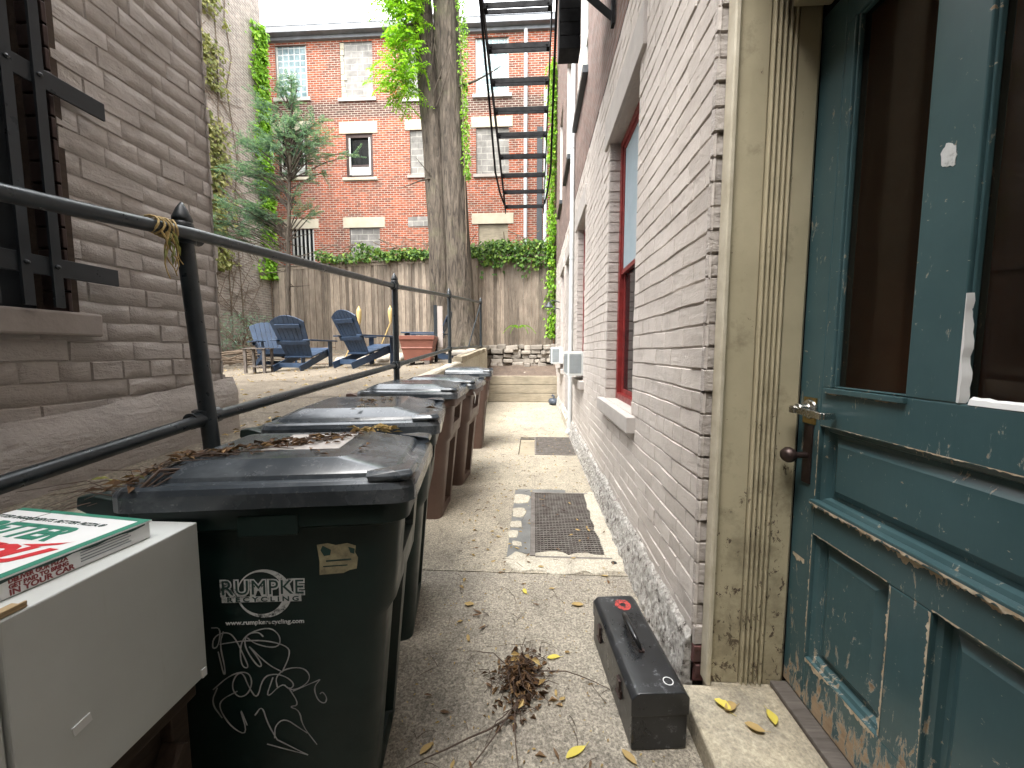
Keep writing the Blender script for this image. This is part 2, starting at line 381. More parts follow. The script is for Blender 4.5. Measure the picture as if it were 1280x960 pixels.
def doorpaint():
    t = NT('chipped_teal_door_paint'); x, y, z = t.xyz()
    base = t.ramp(t.noise(3, 5, .6), [(.3,(.040,.084,.092)),(.7,(.060,.115,.124))])
    low = t.math('SUBTRACT', 1.0, t.math('MULTIPLY', t.math('SUBTRACT', z, .08), 1.25), clamp=True)   # boot-worn lower part
    low = t.math('POWER', low, 4.5)
    chips = t.noise(21, 9, .75, t.mapping((1,1.9,.55)), .5); big = t.noise(5, 7, .7)
    m = t.math('ADD', chips, t.math('MULTIPLY', low, .29))
    m = t.math('ADD', m, t.math('MULTIPLY', t.math('SUBTRACT', big, .5), .35))
    fl = t.noise(75, 3, .6, t.mapping((1,.55,1),None,(.5,0,0))); gate = t.ramp(t.noise(6, 3), [(.42,0),(.6,.055)]); m = t.math('MAXIMUM', m, t.math('ADD', fl, t.math('SUBTRACT', gate, .085)))
    fac = t.ramp(m, [(.645,0),(.66,1)])
    woodc = t.ramp(t.noise(30, 6, .7, t.mapping((1,.15,.6))), [(.3,(.20,.125,.07)),(.7,(.46,.34,.22))])
    edge = t.ramp(m, [(.63,0),(.642,1),(.67,1),(.69,0)])
    c = t.mix(fac, base, woodc); c = t.mix(t.math('MULTIPLY', edge, .45), c, (.42,.42,.36))
    r = t.math('ADD', t.math('MULTIPLY', fac, .45), .30)
    brush = t.noise(24, 4, .6, t.mapping((1,1,.12)))
    nb = t.bump(brush, .12, .004); nb = t.bump(t.math('SUBTRACT', 1.0, fac), .35, .003, nb)
    return t.fin(c, r, nb, 0, .5)
MAT['door'] = doorpaint()
def jambpaint():
    t = NT('scuffed_olive_cream_paint'); x, y, z = t.xyz()
    c = t.ramp(t.noise(3, 5, .6), [(.3,(.37,.325,.215)),(.7,(.50,.44,.30))])
    low = t.math('SUBTRACT', 1.0, t.math('MULTIPLY', z, .62), clamp=True)
    m = t.math('ADD', t.noise(28, 9, .75, t.mapping((1,1,.6)), .5), t.math('MULTIPLY', low, .115))
    m = t.math('ADD', m, t.math('MULTIPLY', t.math('SUBTRACT', t.noise(4, 5), .5), .25))
    f = t.ramp(m, [(.655,0),(.67,1)]); c = t.mix(f, c, (.085,.06,.04))
    dirt = t.ramp(t.math('ADD', t.noise(9, 7, .7), t.math('MULTIPLY', low, .15)), [(.58,0),(.76,.55)]); c = t.mix(dirt, c, (.15,.125,.08))
    return t.fin(c, .55, t.bump(t.math('SUBTRACT', t.noise(40, 4), f), .3, .003), 0, .4)
MAT['jamb'] = jambpaint()
MAT['jamb_edge'] = simple('cream_edge_paint', (.58,.53,.42), (.42,.37,.27), 9, .55, .3, 40, .003)

def lidmat(name, c1, c2):
    t = NT(name); n = t.noise(4, 6, .65); f = t.noise(60, 4, .7)
    c = t.ramp(n, [(.3,c2),(.7,c1)])
    dust = t.ramp(t.noise(2.6, 6, .7, None, .4), [(.46,0),(.70,.42)]); c = t.mix(dust, c, (.30,.32,.335))
    sp = t.ramp(f, [(.62,0),(.72,.35)]); c = t.mix(sp, c, (.30,.30,.29))
    return t.fin(c, t.ramp(n, [(.3,.16),(.7,.34)]), t.bump(f, .12, .001), 0, .6)
MAT['lid'] = lidmat('dusty_black_lid_plastic', (.046,.055,.064), (.026,.032,.038))
def toolpaint():
    t = NT('scuffed_black_enamel'); n = t.noise(7, 6, .7); f = t.noise(30, 6, .75)
    c = t.ramp(n, [(.3,(.010,.011,.012)),(.7,(.024,.025,.027))])
    m = t.ramp(t.math('ADD', f, t.math('MULTIPLY', n, .5)), [(.84,0),(1.0,.55)]); c = t.mix(m, c, (.34,.36,.38))
    return t.fin(c, t.ramp(n, [(.3,.22),(.7,.45)]), t.bump(f, .08, .001), 0, .55)
MAT['toolbox'] = toolpaint()
# ------------------------------------------------------------------ setting: grounds
def patio_z(x, y):
    z = .80 + .054*min(y, 13) + .05*(max(x, -6) + 1.26)
    if y > 8.2 and x < -2.5: z += .16*min(1, (y-8.2)/2)*min(1, (-2.5-x)/2)
    return z
m = MB(); m.box(-400, 400, -400, 400, -1.3, -1.2)
tag(m.build('ground', MAT['soil']), kind='structure')
m = MB()                                   # alley slabs with tooled joints and an opening for the area grate
GX0, GX1, GY0, GY1 = .006, .50, 2.35, 3.46
HX0, HX1, HY0, HY1 = -.19, .545, 4.80, 5.80
def slab(x0, x1, y0, y1): m.box(x0, x1, y0, y1, -.10, 0)
slab(-1.3, .70, -9, -1.0); slab(-1.3, .70, -.992, 2.166)
slab(-1.3, .70, 2.174, GY0); slab(-1.3, GX0, GY0, GY1); slab(GX1, .70, GY0, GY1); slab(-1.3, .70, GY1, HY0)
slab(-1.3, HX0, HY0, HY1); slab(HX1, .70, HY0, HY1); slab(-1.3, .70, HY1, 5.806-.0); 
slab(-1.3, .70, 5.815, 10.02)
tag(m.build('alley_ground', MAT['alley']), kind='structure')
m = MB(); m.box(-1.32, .72, -9, 10.1, -.46, -.12); m.box(GX0-.05, GX1+.05, GY0-.05, GY1+.05, -.119, -.105)
tag(m.build('alley_subsoil', MAT['dark']), kind='structure')

m = MB(); xs = [-1.19] + [-1.19 - .12*i for i in range(1, 85)]; ys = [-4 + .14*j for j in range(115)]
nx = len(xs)
def pz(x, y): return patio_z(x, y) + .010*N3(x*1.7, y*1.7, 0) + .006*N3(x*6, y*6, 3) + (.05*N3(x*2, y*2, 5) + .03*N3(x*7, y*7, 9) if y > 8.0 else 0)
vs = [(x, y, pz(x, y)) for y in ys for x in xs]
m.add(vs, [(j*nx+i, j*nx+i+1, (j+1)*nx+i+1, (j+1)*nx+i) for j in range(len(ys)-1) for i in range(nx-1)])
o = m.build('patio_ground', MAT['patio'], smooth=60); tag(o, kind='structure')
if o.data.polygons[0].normal.z < 0: o.data.flip_normals()
m = MB()                                   # dark expansion joint strips in the patio, laid a few mm proud
for (xa, ya, xb, yb) in ((-2.1,4.1,-7,5.6),(-1.5,3.0,-6,3.0)):
    n = 30
    for i in range(n):
        p = [(xa+(xb-xa)*t/n, ya+(yb-ya)*t/n) for t in (i, i+1)]
        z = [max(pz(*q), pz(q[0],q[1]+.03))+.012 for q in p]
        m.quad((p[0][0],p[0][1],z[0]), (p[1][0],p[1][1],z[1]), (p[1][0],p[1][1]+.025,z[1]), (p[0][0],p[0][1]+.03,z[0]))
tag(m.build('patio_joint_path', MAT['soil']), kind='structure')

# low wall that holds the patio up beside the alley
t = thing('retaining_wall', 'low concrete wall holding up the patio behind the row of carts', 'wall', (-1.21, 0, 0))
m = MB(); n = 40; ya, yb = -4.0, 9.6; L = []
for i in range(n+1):
    y = ya + (yb-ya)*i/n; z = patio_z(-1.2, y) + .012 + .01*N3(y*3, 0, 0)
    L.append([(-.06,y,-.1), (.06+.012*N3(y*2,1,0),y,-.1), (.05+.012*N3(y*2,2,0),y,z-.02), (.035,y,z), (-.06,y,z+.003)])
m.loft(L); m.build('wall', MAT['patch'], t)
m = MB()
for i in range(9):
    y = 6.3 + i*.36; m.obox((-.0, y, patio_z(-1.2,y)+.05), (.16+.03*U1(-1,1), .33, .09), Matrix.Rotation(U1(-.06,.06),3,'Z') @ Matrix.Rotation(.054,3,'X'))
m.build('edging', MAT['timber'], t, bevel=.01)

# soil behind the timbers at the end of the alley
m = MB(); n = 16; k = 10
vs = [(-1.3 + 2.0*i/n, 10.0 + 1.1*j/k, .66 + .42*j/k + .05*N3(i*.7, j*.7, 2) + .12*(1-abs(i/n-.3))*0) for j in range(k+1) for i in range(n+1)]
m.add(vs, [(j*(n+1)+i, j*(n+1)+i+1, (j+1)*(n+1)+i+1, (j+1)*(n+1)+i) for j in range(k) for i in range(n)])
tag(m.build('soil_bed', MAT['soil'], smooth=70), kind='structure')
t = thing('timber_wall', 'low grey timber wall closing the far end of the alley', 'wall', (-.3, 10, 0))
for i in range(3):
    m = MB(); m.box(-.98, .92, -.07, .07, .005+.228*i, .225+.228*i); m.build('timber', MAT['timber'], t, bevel=.012)
t = thing('stone_wall', 'loose dry stone wall under the board fence at the alley end', 'wall', (-.4, 10.85, .9))
m = MB()
for r_ in range(5):
    x = -1.1 + U1(0,.1)
    while x < 1.0:
        w = U1(.14,.36); hgt = U1(.09,.15)
        m.obox((x+w/2, U1(-.06,.06), .03+r_*.125+U1(-.02,.02)), (w*.96, U1(.22,.34), hgt), Matrix.Rotation(U1(-.12,.12),3,'Y') @ Matrix.Rotation(U1(-.2,.2),3,'Z'))
        x += w
m.build('stones', MAT['rock'], t, bevel=.025)
m = MB(); m.box(-1.2, 1.0, .10, .35, -.3, .55); m.build('backing', MAT['soil'], t)

# ------------------------------------------------------------------ brick walls built brick by brick
def minus(a, b, holes):
    iv = [(a, b)]
    for h0, h1 in holes:
        nv = []
        for p, q in iv:
            if h1 <= p or h0 >= q: nv.append((p, q)); continue
            if h0 > p: nv.append((p, h0))
            if h1 < q: nv.append((h1, q))
        iv = nv
    return iv
def backing(m, T, u0, u1, v0, v1, holes):
    us = sorted({u0, u1, *[h[0] for h in holes], *[h[1] for h in holes]}); vs = sorted({v0, v1, *[h[2] for h in holes], *[h[3] for h in holes]})
    us = [u for u in us if u0 <= u <= u1]; vs = [v for v in vs if v0 <= v <= v1]
    for a, b in zip(us, us[1:]):
        for c, d in zip(vs, vs[1:]):
            if any(h[0] <= (a+b)/2 <= h[1] and h[2] <= (c+d)/2 <= h[3] for h in holes): continue
            m.quad(T(a,c,0), T(b,c,0), T(b,d,0), T(a,d,0))
def bricks(m, T, u0, u1, v0, v1, holes, L=.215, H=.08, J=.008, JV=.0025, D=.012, amp=.003, wav=.004, nu=4, nv=2, bev=.004, seed=0):
    backing(m, T, u0, u1, v0, v1, holes)
    nc = int(round((v1-v0)/H))
    rnd = random.Random(seed)
    for c in range(nc):
        a = v0 + c*H; b = a + H - J; mid = (a+b)/2
        hs = [(h[0], h[1]) for h in holes if h[2]-H*.35 < mid < h[3]+H*.35]
        LL = L/2 if c % 6 == 3 else L
        u = u0 - (LL/2 if c % 2 else 0) + rnd.uniform(-.02,.02)
        while u < u1:
            l = LL*rnd.uniform(.93,1.07)
            for p, q in minus(max(u,u0), min(u+l-JV, u1), hs):
                if q - p < .02: continue
                dd = D + rnd.gauss(0, amp); ta, tb = rnd.gauss(0, amp*.5), rnd.gauss(0, amp*.5)
                n = max(1, int(round(nu*(q-p)/L)))
                fr = []; bk = []
                for j in range(nv+1):
                    for i in range(n+1):
                        s, r = i/n, j/nv
                        uu = p + (q-p)*s; vv = a + (b-a)*r
                        eu = bev if i == 0 else -bev if i == n else 0; ev = bev if j == 0 else -bev if j == nv else 0
                        edge = i in (0,n) or j in (0,nv)
                        wv = wav*N3(uu*4, vv*4, seed); rg = (.35*wav*N3(uu*40, vv*40, seed+4)) if edge else 0
                        w = dd + ta*(s-.5)*2 + tb*(r-.5)*2 + amp*.8*N3(uu*30, vv*30, seed+2)
                        fr.append(T(uu+eu, vv+ev+wv+rg, max(.003,w)))
                        bk.append(T(uu, vv+wv+rg, -.002))
                N = n+1; fs = [(j*N+i, j*N+i+1, (j+1)*N+i+1, (j+1)*N+i) for j in range(nv) for i in range(n)]
                ring = [i for i in range(N)] + [j*N+n for j in range(1,nv+1)] + [nv*N+i for i in range(n-1,-1,-1)] + [j*N for j in range(nv-1,0,-1)]
                o = len(fr); vs = fr + [bk[i] for i in ring]
                fs += [(ring[k], o+k, o+(k+1)%len(ring), ring[(k+1)%len(ring)]) for k in range(len(ring))]
                m.add(vs, fs)
            u += l

# ------------------------------------------------------------------ the building on the right
XL = -1.6; XR = .6; YC = 1.40; YE = 11.4
RB = thing('painted_brick_building', 'long brick building painted pale mauve below with red framed windows and teal door', 'building', (0,0,0))
WIN = [(2.40,3.28,.915,2.965), (4.75,5.55,.95,2.985), (7.98,8.75,.95,2.985)]
BDOOR = (6.72,7.45,.16,2.95)
holes = WIN + [BDOOR]
T = lambda u,v,w: (XR + .012 - w, u, v)
m = MB(); bricks(m, T, YC, YE, .20, 3.56, holes, H=.08, D=.006, amp=.0014, wav=.005, bev=.0035, J=.005, JV=.0006, seed=3)
m.build('painted_wall', MAT['wall_right'], RB, smooth=50, recalc=False)
UW = [(4.73,5.85,4.55,6.6), (6.76,7.72,4.58,6.6), (8.7,9.6,4.58,6.6)]
m = MB(); T2 = lambda u,v,w: (XR + .004 - w, u, v)
backing(m, T2, YC, YE, 3.56, 11.5, UW); m.build('upper_wall', MAT['brick_upper'], RB)
# back part of the wall behind the photographer, and the corner return beside the door
m = MB(); bricks(m, T, -5.0, .44, 0, 3.56, [], nu=2, nv=1, seed=8); backing(m, T2, -5.0, .44, 3.56, 11.5, [])
backing(m, T2, .44, YC, 2.72, 11.5, []); m.build('near_wall', MAT['wall_right'], RB, smooth=50, recalc=False)
m = MB(); TC = lambda u,v,w: (u, YC + .012 - w, v)
bricks(m, TC, XR, .72, .20, 2.76, [], H=.08, L=.24, D=.009, amp=.0025, wav=.008, J=.005, seed=5)
m.build('corner_return', MAT['wall_left'], RB, smooth=50, recalc=False)  # darker than the side wall: the turned-away face has its shade in the colour
m = MB(); bricks(m, TC, XR+.004, .72, .045, .215, [], H=.08, L=.2, D=.012, amp=.005, seed=6); m.build('bare_brick', MAT['brick_red'], RB, smooth=50, recalc=False)
for (a,b,c,d) in holes + UW:               # reveals of all the openings
    m = MB(); x0, x1 = XR+.008, XR+.16
    m.box(x0, x1, b, b+.02, c, d); m.box(x0, x1, a-.02, a, c, d); m.box(x0, x1, a, b, d, d+.02); m.box(x0, x1, a-.02, b+.02, c-.02, c)
    m.build('reveal', MAT['wall_left'], RB)
for (a,b,c,d) in WIN[:2]:                  # brick toothing of the far jambs
    m = MB(); z = c
    while z < d-.05: m.box(XR+.012, XR+.094, b-.008+U1(0,.003), b+.002, z, z+.071); z += .08
    m.build('jamb_bricks', MAT['wall_left'], RB, bevel=.003)
m = MB(); m.box(XR+.2, 7, YC+.1, YE, -.5, 11.5); m.box(XR+.2, 7, -5.0, .40, -.5, 11.5); m.box(XR+.1, 7, .40, YC+.1, 2.8, 11.5)
m.box(2.1, 7, .40, YC+.1, -.5, 2.79); m.box(XR+.02, XR+.19, YE-.15, YE, -.3, 11.5)
m.build('building_body', MAT['dark'], RB)
m = MB(); m.box(XL-.3, XR+.1, -4.4, -4.0, -.1, 2.95); m.box(XL-.3, XR+.1, -4.4, -1.3, 2.95, 6.5); m.build('unseen_light_block', MAT['brick_upper'], RB)  # unseen wall and roof added behind the camera to darken the near alley
m = MB(); m.box(XR-.12, 7.1, -5.1, YE+.1, 11.5, 11.7); m.build('roof', MAT['metal_roof'], RB)

# rough stucco base
m = MB(); ny, nz = 330, 11; y0, y1 = YC+.012, 9.4
for_y = [y0 + (y1-y0)*(i/ny)**1.5 for i in range(ny+1)]
vs = []
for y in for_y:
    top = .245 + .03*N3(y*3,0,7) + .015*N3(y*14,0,2)
    for j in range(nz+1):
        s = j/nz; z = -.03 + (top+.03)*s
        x = XR - .048*(1-s)**.8 - .004 + (.014*N3(y*16, z*16, 1) + .009*N3(y*42, z*42, 2))*(1-.5*s)
        if j == nz: x = XR + .012
        vs.append((x, y, z))
N = nz+1
m.add(vs, [(i*N+j, (i+1)*N+j, (i+1)*N+j+1, i*N+j+1) for i in range(ny) for j in range(nz)])
m.add([(XR+.012, y0, -.03)] + vs[:N], [(0, *range(1, N+1))])
m.build('stucco_base', MAT['stucco'], RB, smooth=80)

def lower_window(y0, y1, z0, z1, blind, lint=True):
    xf = XR + .092
    f = MB(); w = .055
    f.box(xf, xf+.06, y0, y0+w, z0, z1); f.box(xf, xf+.06, y1-w, y1, z0, z1)
    f.box(xf, xf+.06, y0+w, y1-w, z1-w, z1); f.box(xf, xf+.06, y0+w, y1-w, z0, z0+.05)
    win = f.build('window', MAT['red_paint'], RB, bevel=.004)
    s = MB(); zm = (z0+z1)/2; a, b = y0+w+.004, y1-w-.004
    for (c, d, xo) in ((zm-.02, z1-w, .012), (z0+.05, zm+.02, .036)):
        s.box(xf+xo, xf+xo+.022, a, a+.04, c, d); s.box(xf+xo, xf+xo+.022, b-.04, b, c, d)
        s.box(xf+xo, xf+xo+.022, a+.04, b-.04, c, c+.035); s.box(xf+xo, xf+xo+.022, a+.04, b-.04, d-.035, d)
    s.build('sash', MAT['red_paint'], win, bevel=.002)
    g = MB(); g.box(xf+.020, xf+.024, a+.04, b-.04, zm+.015, z1-w-.035); g.build('upper_pane', MAT['glass_blind'] if blind else MAT['glass_dark'], win)
    g = MB(); g.box(xf+.044, xf+.048, a+.04, b-.04, z0+.085, zm-.015); g.build('lower_pane', MAT['glass_dark'], win)
    q = MB(); q.box(XR-.045, XR+.095, y0-.09, y1+.10, z0-.105, z0-.004); q.build('sill', MAT['stone_paint'], win, bevel=.006)
    q = MB(); q.box(XR-.016, XR+.09, y0-.13, y1+.13, z1+.002, z1+.235); q.build('lintel', MAT['stone_paint'], win, bevel=.004)
    return win
lower_window(*WIN[0], True); lower_window(*WIN[1], False); lower_window(*WIN[2], False)
for (a,b,c,d) in UW:
    f = MB(); xf = XR+.10
    f.box(xf, xf+.06, a, a+.07, c, d); f.box(xf, xf+.06, b-.07, b, c, d); f.box(xf, xf+.06, a+.07, b-.07, d-.07, d); f.box(xf, xf+.06, a+.07, b-.07, c, c+.06)
    f.box(xf+.01, xf+.05, a+.07, b-.07, (c+d)/2-.03, (c+d)/2+.03)
    win = f.build('upper_window', MAT['white_paint'], RB, bevel=.004)
    g = MB(); g.box(xf+.028, xf+.032, a+.07, b-.07, c+.06, d-.07); g.build('pane', MAT['glass_dark'], win)
    q = MB(); q.box(XR-.06, XR+.1, a-.05, b+.05, c-.09, c-.004); q.build('sill', MAT['dark_metal'], win, bevel=.005)
# back door further down the alley
f = MB(); a,b,c,d = BDOOR
f.box(XR+.10, XR+.145, a, b, c, d); bd = f.build('back_door', MAT['dark_metal'], RB)
f = MB(); f.box(XR+.085, XR+.10, a+.12, b-.12, 1.2, d-.3); f.build('pane', MAT['glass_dark'], bd)
q = MB(); q.box(XR-.05, XR+.1, a-.1, b+.1, .0, c); q.build('back_doorstep', MAT['patch'], RB, bevel=.01)
q = MB(); q.box(XR-.012, XR+.09, a-.12, b+.12, d+.002, d+.22); q.build('back_door_lintel', MAT['stone_paint'], RB, bevel=.004)
q = MB(); q.tube([(.566,6.0,.06),(.566,6.0,11.3)], .033, 12); q.tube([(.566,6.0,.1),(.53,5.98,.03)], .033, 12)
for z in (.9, 2.7, 4.3, 6.2): q.tube([(.566,6.0,z),(.566,6.0,z+.03)], .038, 12)
q.build('downpipe', MAT['pipe_white'], RB, smooth=50)
q = MB(); q.tube([(XR,9.1,2.45),(.42,9.1,2.5),(.36,9.05,2.42)], .012, 8); q.lathe([(.02,.07),(.05,.03),(.12,-.05),(.115,-.055)], 14, (.35,9.05,2.38))
q.tube([(XR,9.15,2.3),(.5,9.12,2.32),(.46,9.1,2.22)], .01, 8)
q.build('wall_lamp', MAT['dark_metal'], RB, smooth=50)

# ------------------------------------------------------------------ doorway
XD = .92; DY0, DY1 = .415, 1.375; DZ0, DZ1 = .112, 2.362
m = MB(); m.box(.54, 1.0, .28, 1.352, -.02, .088); m.box(.642, 1.0, 1.352, 1.40, -.02, .086)
m.build('doorstep', MAT['step'], RB, bevel=.012, seg=3)
m = MB(); m.box(.865, .985, .5, 1.36, .0885, .108); m.build('threshold', MAT['table_wood'], RB, bevel=.004)
def pilaster(s, yb):
    """fluted jamb board standing on the step; s=+1 for the far jamb, -1 for the near one"""
    y = lambda a: yb - s*a
    m = MB()
    pr = [(.652,0),(.652,.030),(.70,.032),(.752,.032)]
    for k in range(5):
        x = .757 + k*.0165
        pr += [(x,.014),(x+.0035,.034),(x+.006,.040),(x+.009,.040),(x+.0125,.034),(x+.0155,.014)]
    pr += [(.842,.032),(.905,.032),(.915,.024),(.915,0)]
    m.prism([(a, y(b)) for a, b in pr], .0885, 2.70, 'z')
    p = m.build('door_jamb', MAT['jamb'], RB)
    e = MB(); e.prism([(a, y(b)) for a, b in ((.634,0),(.634,.045),(.638,.05),(.648,.05),(.6515,.044),(.6515,0))], .0885, 2.70, 'z')
    e.build('edge_bead', MAT['jamb_edge'], p)
pilaster(1, 1.395); pilaster(-1, .385)
m = MB(); m.box(.80, .915, .50, 1.34, DZ1+.008, 2.46); m.box(.765, .80, .50, 1.34, 2.40, 2.44); m.box(.775, .80, .50, 1.34, 2.445, 2.70); m.box(.74,.775,.5,1.34,2.55,2.58)
m.build('door_head', MAT['jamb'], RB, bevel=.006)
m = MB(); m.box(.90, .96, DY1+.006, 1.42, .09, 2.75); m.box(.90,.96,.46,DY0-.006,.09,2.75); m.box(.925, .99, .46, 1.42, DZ1+.006, 2.8)
m.build('door_stop', MAT['dark'], RB)

D = MB(); x0, x1 = XD, XD+.045                       # stiles, mullions and rails
G1 = (1.002,1.240); G2 = (.640,.885); GZ = (1.188,2.265); WP = (.615,1.268,.818,1.062); LP = (.275,.702); L1 = (1.003,1.272); L2 = (.615,.893)
def bx(y0,y1,z0,z1): D.box(x0,x1,y0,y1,z0,z1)
bx(DY0,.61,DZ0,DZ1); bx(1.275,DY1,DZ0,DZ1)
bx(.61,1.275,DZ0,LP[0]); bx(.61,1.275,LP[1],WP[2]); bx(.61,1.275,WP[3],GZ[0]); bx(.61,1.275,GZ[1],DZ1)
bx(L2[1],L1[0],LP[0],LP[1]); bx(G2[1],G1[0],GZ[0],GZ[1]); bx(.61,G2[0],GZ[0],GZ[1]); bx(G1[1],1.275,GZ[0],GZ[1])
door = D.build('door', MAT['door'], RB, bevel=.0035)
def panel(y0,y1,z0,z1,name='panel'):
    m = MB(); xb = XD+.030; i1, i2 = .030, .052
    def ring(d, x): return [(x,y0+d,z0+d),(x,y1-d,z0+d),(x,y1-d,z1-d),(x,y0+d,z1-d)]
    m.loft([ring(-.004,XD+.012), ring(.012,XD+.017), ring(.018,xb), ring(i1,xb), ring(i2,xb-.014)], cap=False); m.add(ring(i2,xb-.014), [(0,1,2,3)])
    m.build(name, MAT['door'], door)
panel(WP[0],WP[1],WP[2],WP[3]); panel(L1[0],L1[1],LP[0],LP[1]); panel(.615,L2[1],LP[0],LP[1])
def lip(pts, w, t, name, mat):
    m = MB()
    for (y0,y1,z0,z1) in pts: m.box(XD-t, XD+.012, y0, y1, z0, z1)
    return m.build(name, mat, door, bevel=.002)
lip([(.60,1.282,.803,.820)], 0, .014, 'moulding', MAT['door'])
lip([(.995,1.255,1.172,1.188)], 0, .010, 'glazing_bead', MAT['door'])
for (a,b) in (G1,G2):
    g = MB(); g.box(XD+.022, XD+.027, a-.006, b+.006, GZ[0]-.006, GZ[1]+.006); g.build('pane', MAT['glass'], door)
    f = MB(); w = .006
    f.box(XD+.008,XD+.022,a,a+w,GZ[0],GZ[1]); f.box(XD+.008,XD+.022,b-w,b,GZ[0],GZ[1]); f.box(XD+.008,XD+.022,a+w,b-w,GZ[0],GZ[0]+w); f.box(XD+.008,XD+.022,a+w,b-w,GZ[1]-w,GZ[1])
    f.build('glazing_bar', MAT['door'], door, bevel=.003)
# broken white putty at the corner of the near pane
m = MB(); n = 14; vs = []
for i in range(n+1):
    z = 1.19 + .235*i/n; wv = .015 + .008*N3(z*30,0,1) - (.009*i/n)
    vs += [[(XD+.004,.884,z), (XD-.002,.884,z), (XD-.003,.884-wv*.5,z), (XD+.010,.884-wv,z)]]
m.loft(vs); 
vs = []
for i in range(n+1):
    y = .862 - .2*i/n; wv = .016 + .007*N3(y*40,0,2)
    vs += [[(XD+.006,y,1.187), (XD-.001,y,1.188), (XD+.002,y,1.188+wv*.7), (XD+.010,y,1.188+wv)]]
m.loft(vs); m.build('putty', MAT['card_white'], door, smooth=40)
# edges worn through to pale primer and bare wood
MAT['worn'] = simple('worn_pale_edge', (.62,.55,.42), (.36,.26,.16), 40, .8, .3, 80, .002)
def worn(path, w, seed, x=XD-.0015):
    m = MB(); P = []
    for (a, b) in zip(path, path[1:]):
        n = max(2, int(math.dist(a,b)/.0025)); P += [(a[0]+(b[0]-a[0])*i/n, a[1]+(b[1]-a[1])*i/n) for i in range(n)]
    run = []
    for i, (y, z) in enumerate(P):
        h = w*(.42 + .8*N3(y*11, z*11, seed) + .8*N3(y*55, z*55, seed+3) + .5*N3(y*140, z*140, seed))
        run.append((y, z, max(h, .0005)))
    if len(run) > 1: emit(m, run, path, x)
    if m.v: m.build('worn_edge', MAT['worn'], door, recalc=False)
def emit(m, run, path, x):
    hor = abs(path[1][0]-path[0][0]) > abs(path[1][1]-path[0][1]); vs = []
    for y, z, h in run: vs += [(x, y, z), (x, y, z-h)] if hor else [(x, y, z), (x, y+h, z)]
    m.add(vs, [(2*i,2*i+1,2*i+3,2*i+2) for i in range(len(run)-1)])
worn([(1.28,.803),(.60,.803)], .020, 1); worn([(1.28,.812),(.60,.812)], .012, 2, XD-.0148)
worn([(1.272,LP[0]-.001),(1.003,LP[0]-.001)], .020, 3); worn([(1.272,LP[1]+.006),(1.003,LP[1]+.006)], .005, 4); worn([(.893,LP[1]+.007),(.61,LP[1]+.007)], .007, 5)
worn([(.894,.70),(.894,.28)], .008, 6); worn([(.994,.70),(.994,.28)], .008, 7); worn([(1.274,.70),(1.274,.28)], .007, 8)
worn([(1.27,WP[3]+.006),(.61,WP[3]+.006)], .005, 9); worn([(1.25,1.172),(1.0,1.172)], .005, 10); worn([(1.274,1.05),(1.274,.83)], .006, 11); worn([(1.36,.60),(1.30,.60)], .02, 12)
# white paint smudge on the mullion
m = MB(); pts = []
for i in range(26):
    a = 2*math.pi*i/26; r = 1 + .38*N3(math.cos(a)*2.2, math.sin(a)*2.2, 5) + .15*N3(math.cos(a)*7, math.sin(a)*7, 2)
    pts.append((.948 + .017*r*math.cos(a) , 1.735 + .026*r*math.sin(a) + .35*.017*math.cos(a)))
m.prism(pts, XD-.0012, XD+.001, 'x'); m.build('paint_smudge', MAT['white_decal'], door)
# lever handle, its brass plate and the older knob below
m = MB(); Mx = Matrix.Rotation(-math.pi/2, 3, 'Y')
m.lathe([(.033,0),(.033,.006),(.030,.012),(.022,.014),(.018,.016),(.018,.045)], 24, (XD-.001,1.318,1.112), Mx)
m.obox((XD-.054,1.318,1.110), (.020,.026,.024)); 
m.obox((XD-.052,1.258,1.108), (.014,.125,.022), Matrix.Rotation(.03,3,'X'))
m.obox((XD-.030,1.205,1.106), (.045,.016,.020), Matrix.Rotation(.25,3,'Z'))
m.build('handle', MAT['steel'], door, bevel=.003, smooth=40)
m = MB(); m.box(XD-.004, XD+.001, 1.292, 1.352, 1.062, 1.150); m.build('handle_plate', MAT['brass'], door, bevel=.002)
m = MB(); m.box(XD-.005, XD+.001, 1.300, 1.338, .862, 1.058); m.lathe([(.012,0),(.010,.02),(.009,.035),(.020,.042),(.026,.054),(.026,.064),(.018,.076),(.006,.080)], 20, (XD-.003,1.322,.955), Mx)
m.build('knob', MAT['bronze'], door, smooth=40)
m = MB(); m.box(1.10, 2.08, .41, .43, .09, 2.7); m.box(1.10, 2.08, 1.47, 1.49, .09, 2.7); m.box(2.06, 2.09, .43, 1.47, .09, 2.7); m.box(.97, 2.09, .41, 1.49, .05, .089); m.box(1.0, 2.09, .41, 1.49, 2.75, 2.78)
m.box(1.9, 2.06, .5, .8, .09, 1.2); m.box(2.03, 2.06, 1.0, 1.06, .09, 2.6); m.build('hallway', MAT['interior'], RB)

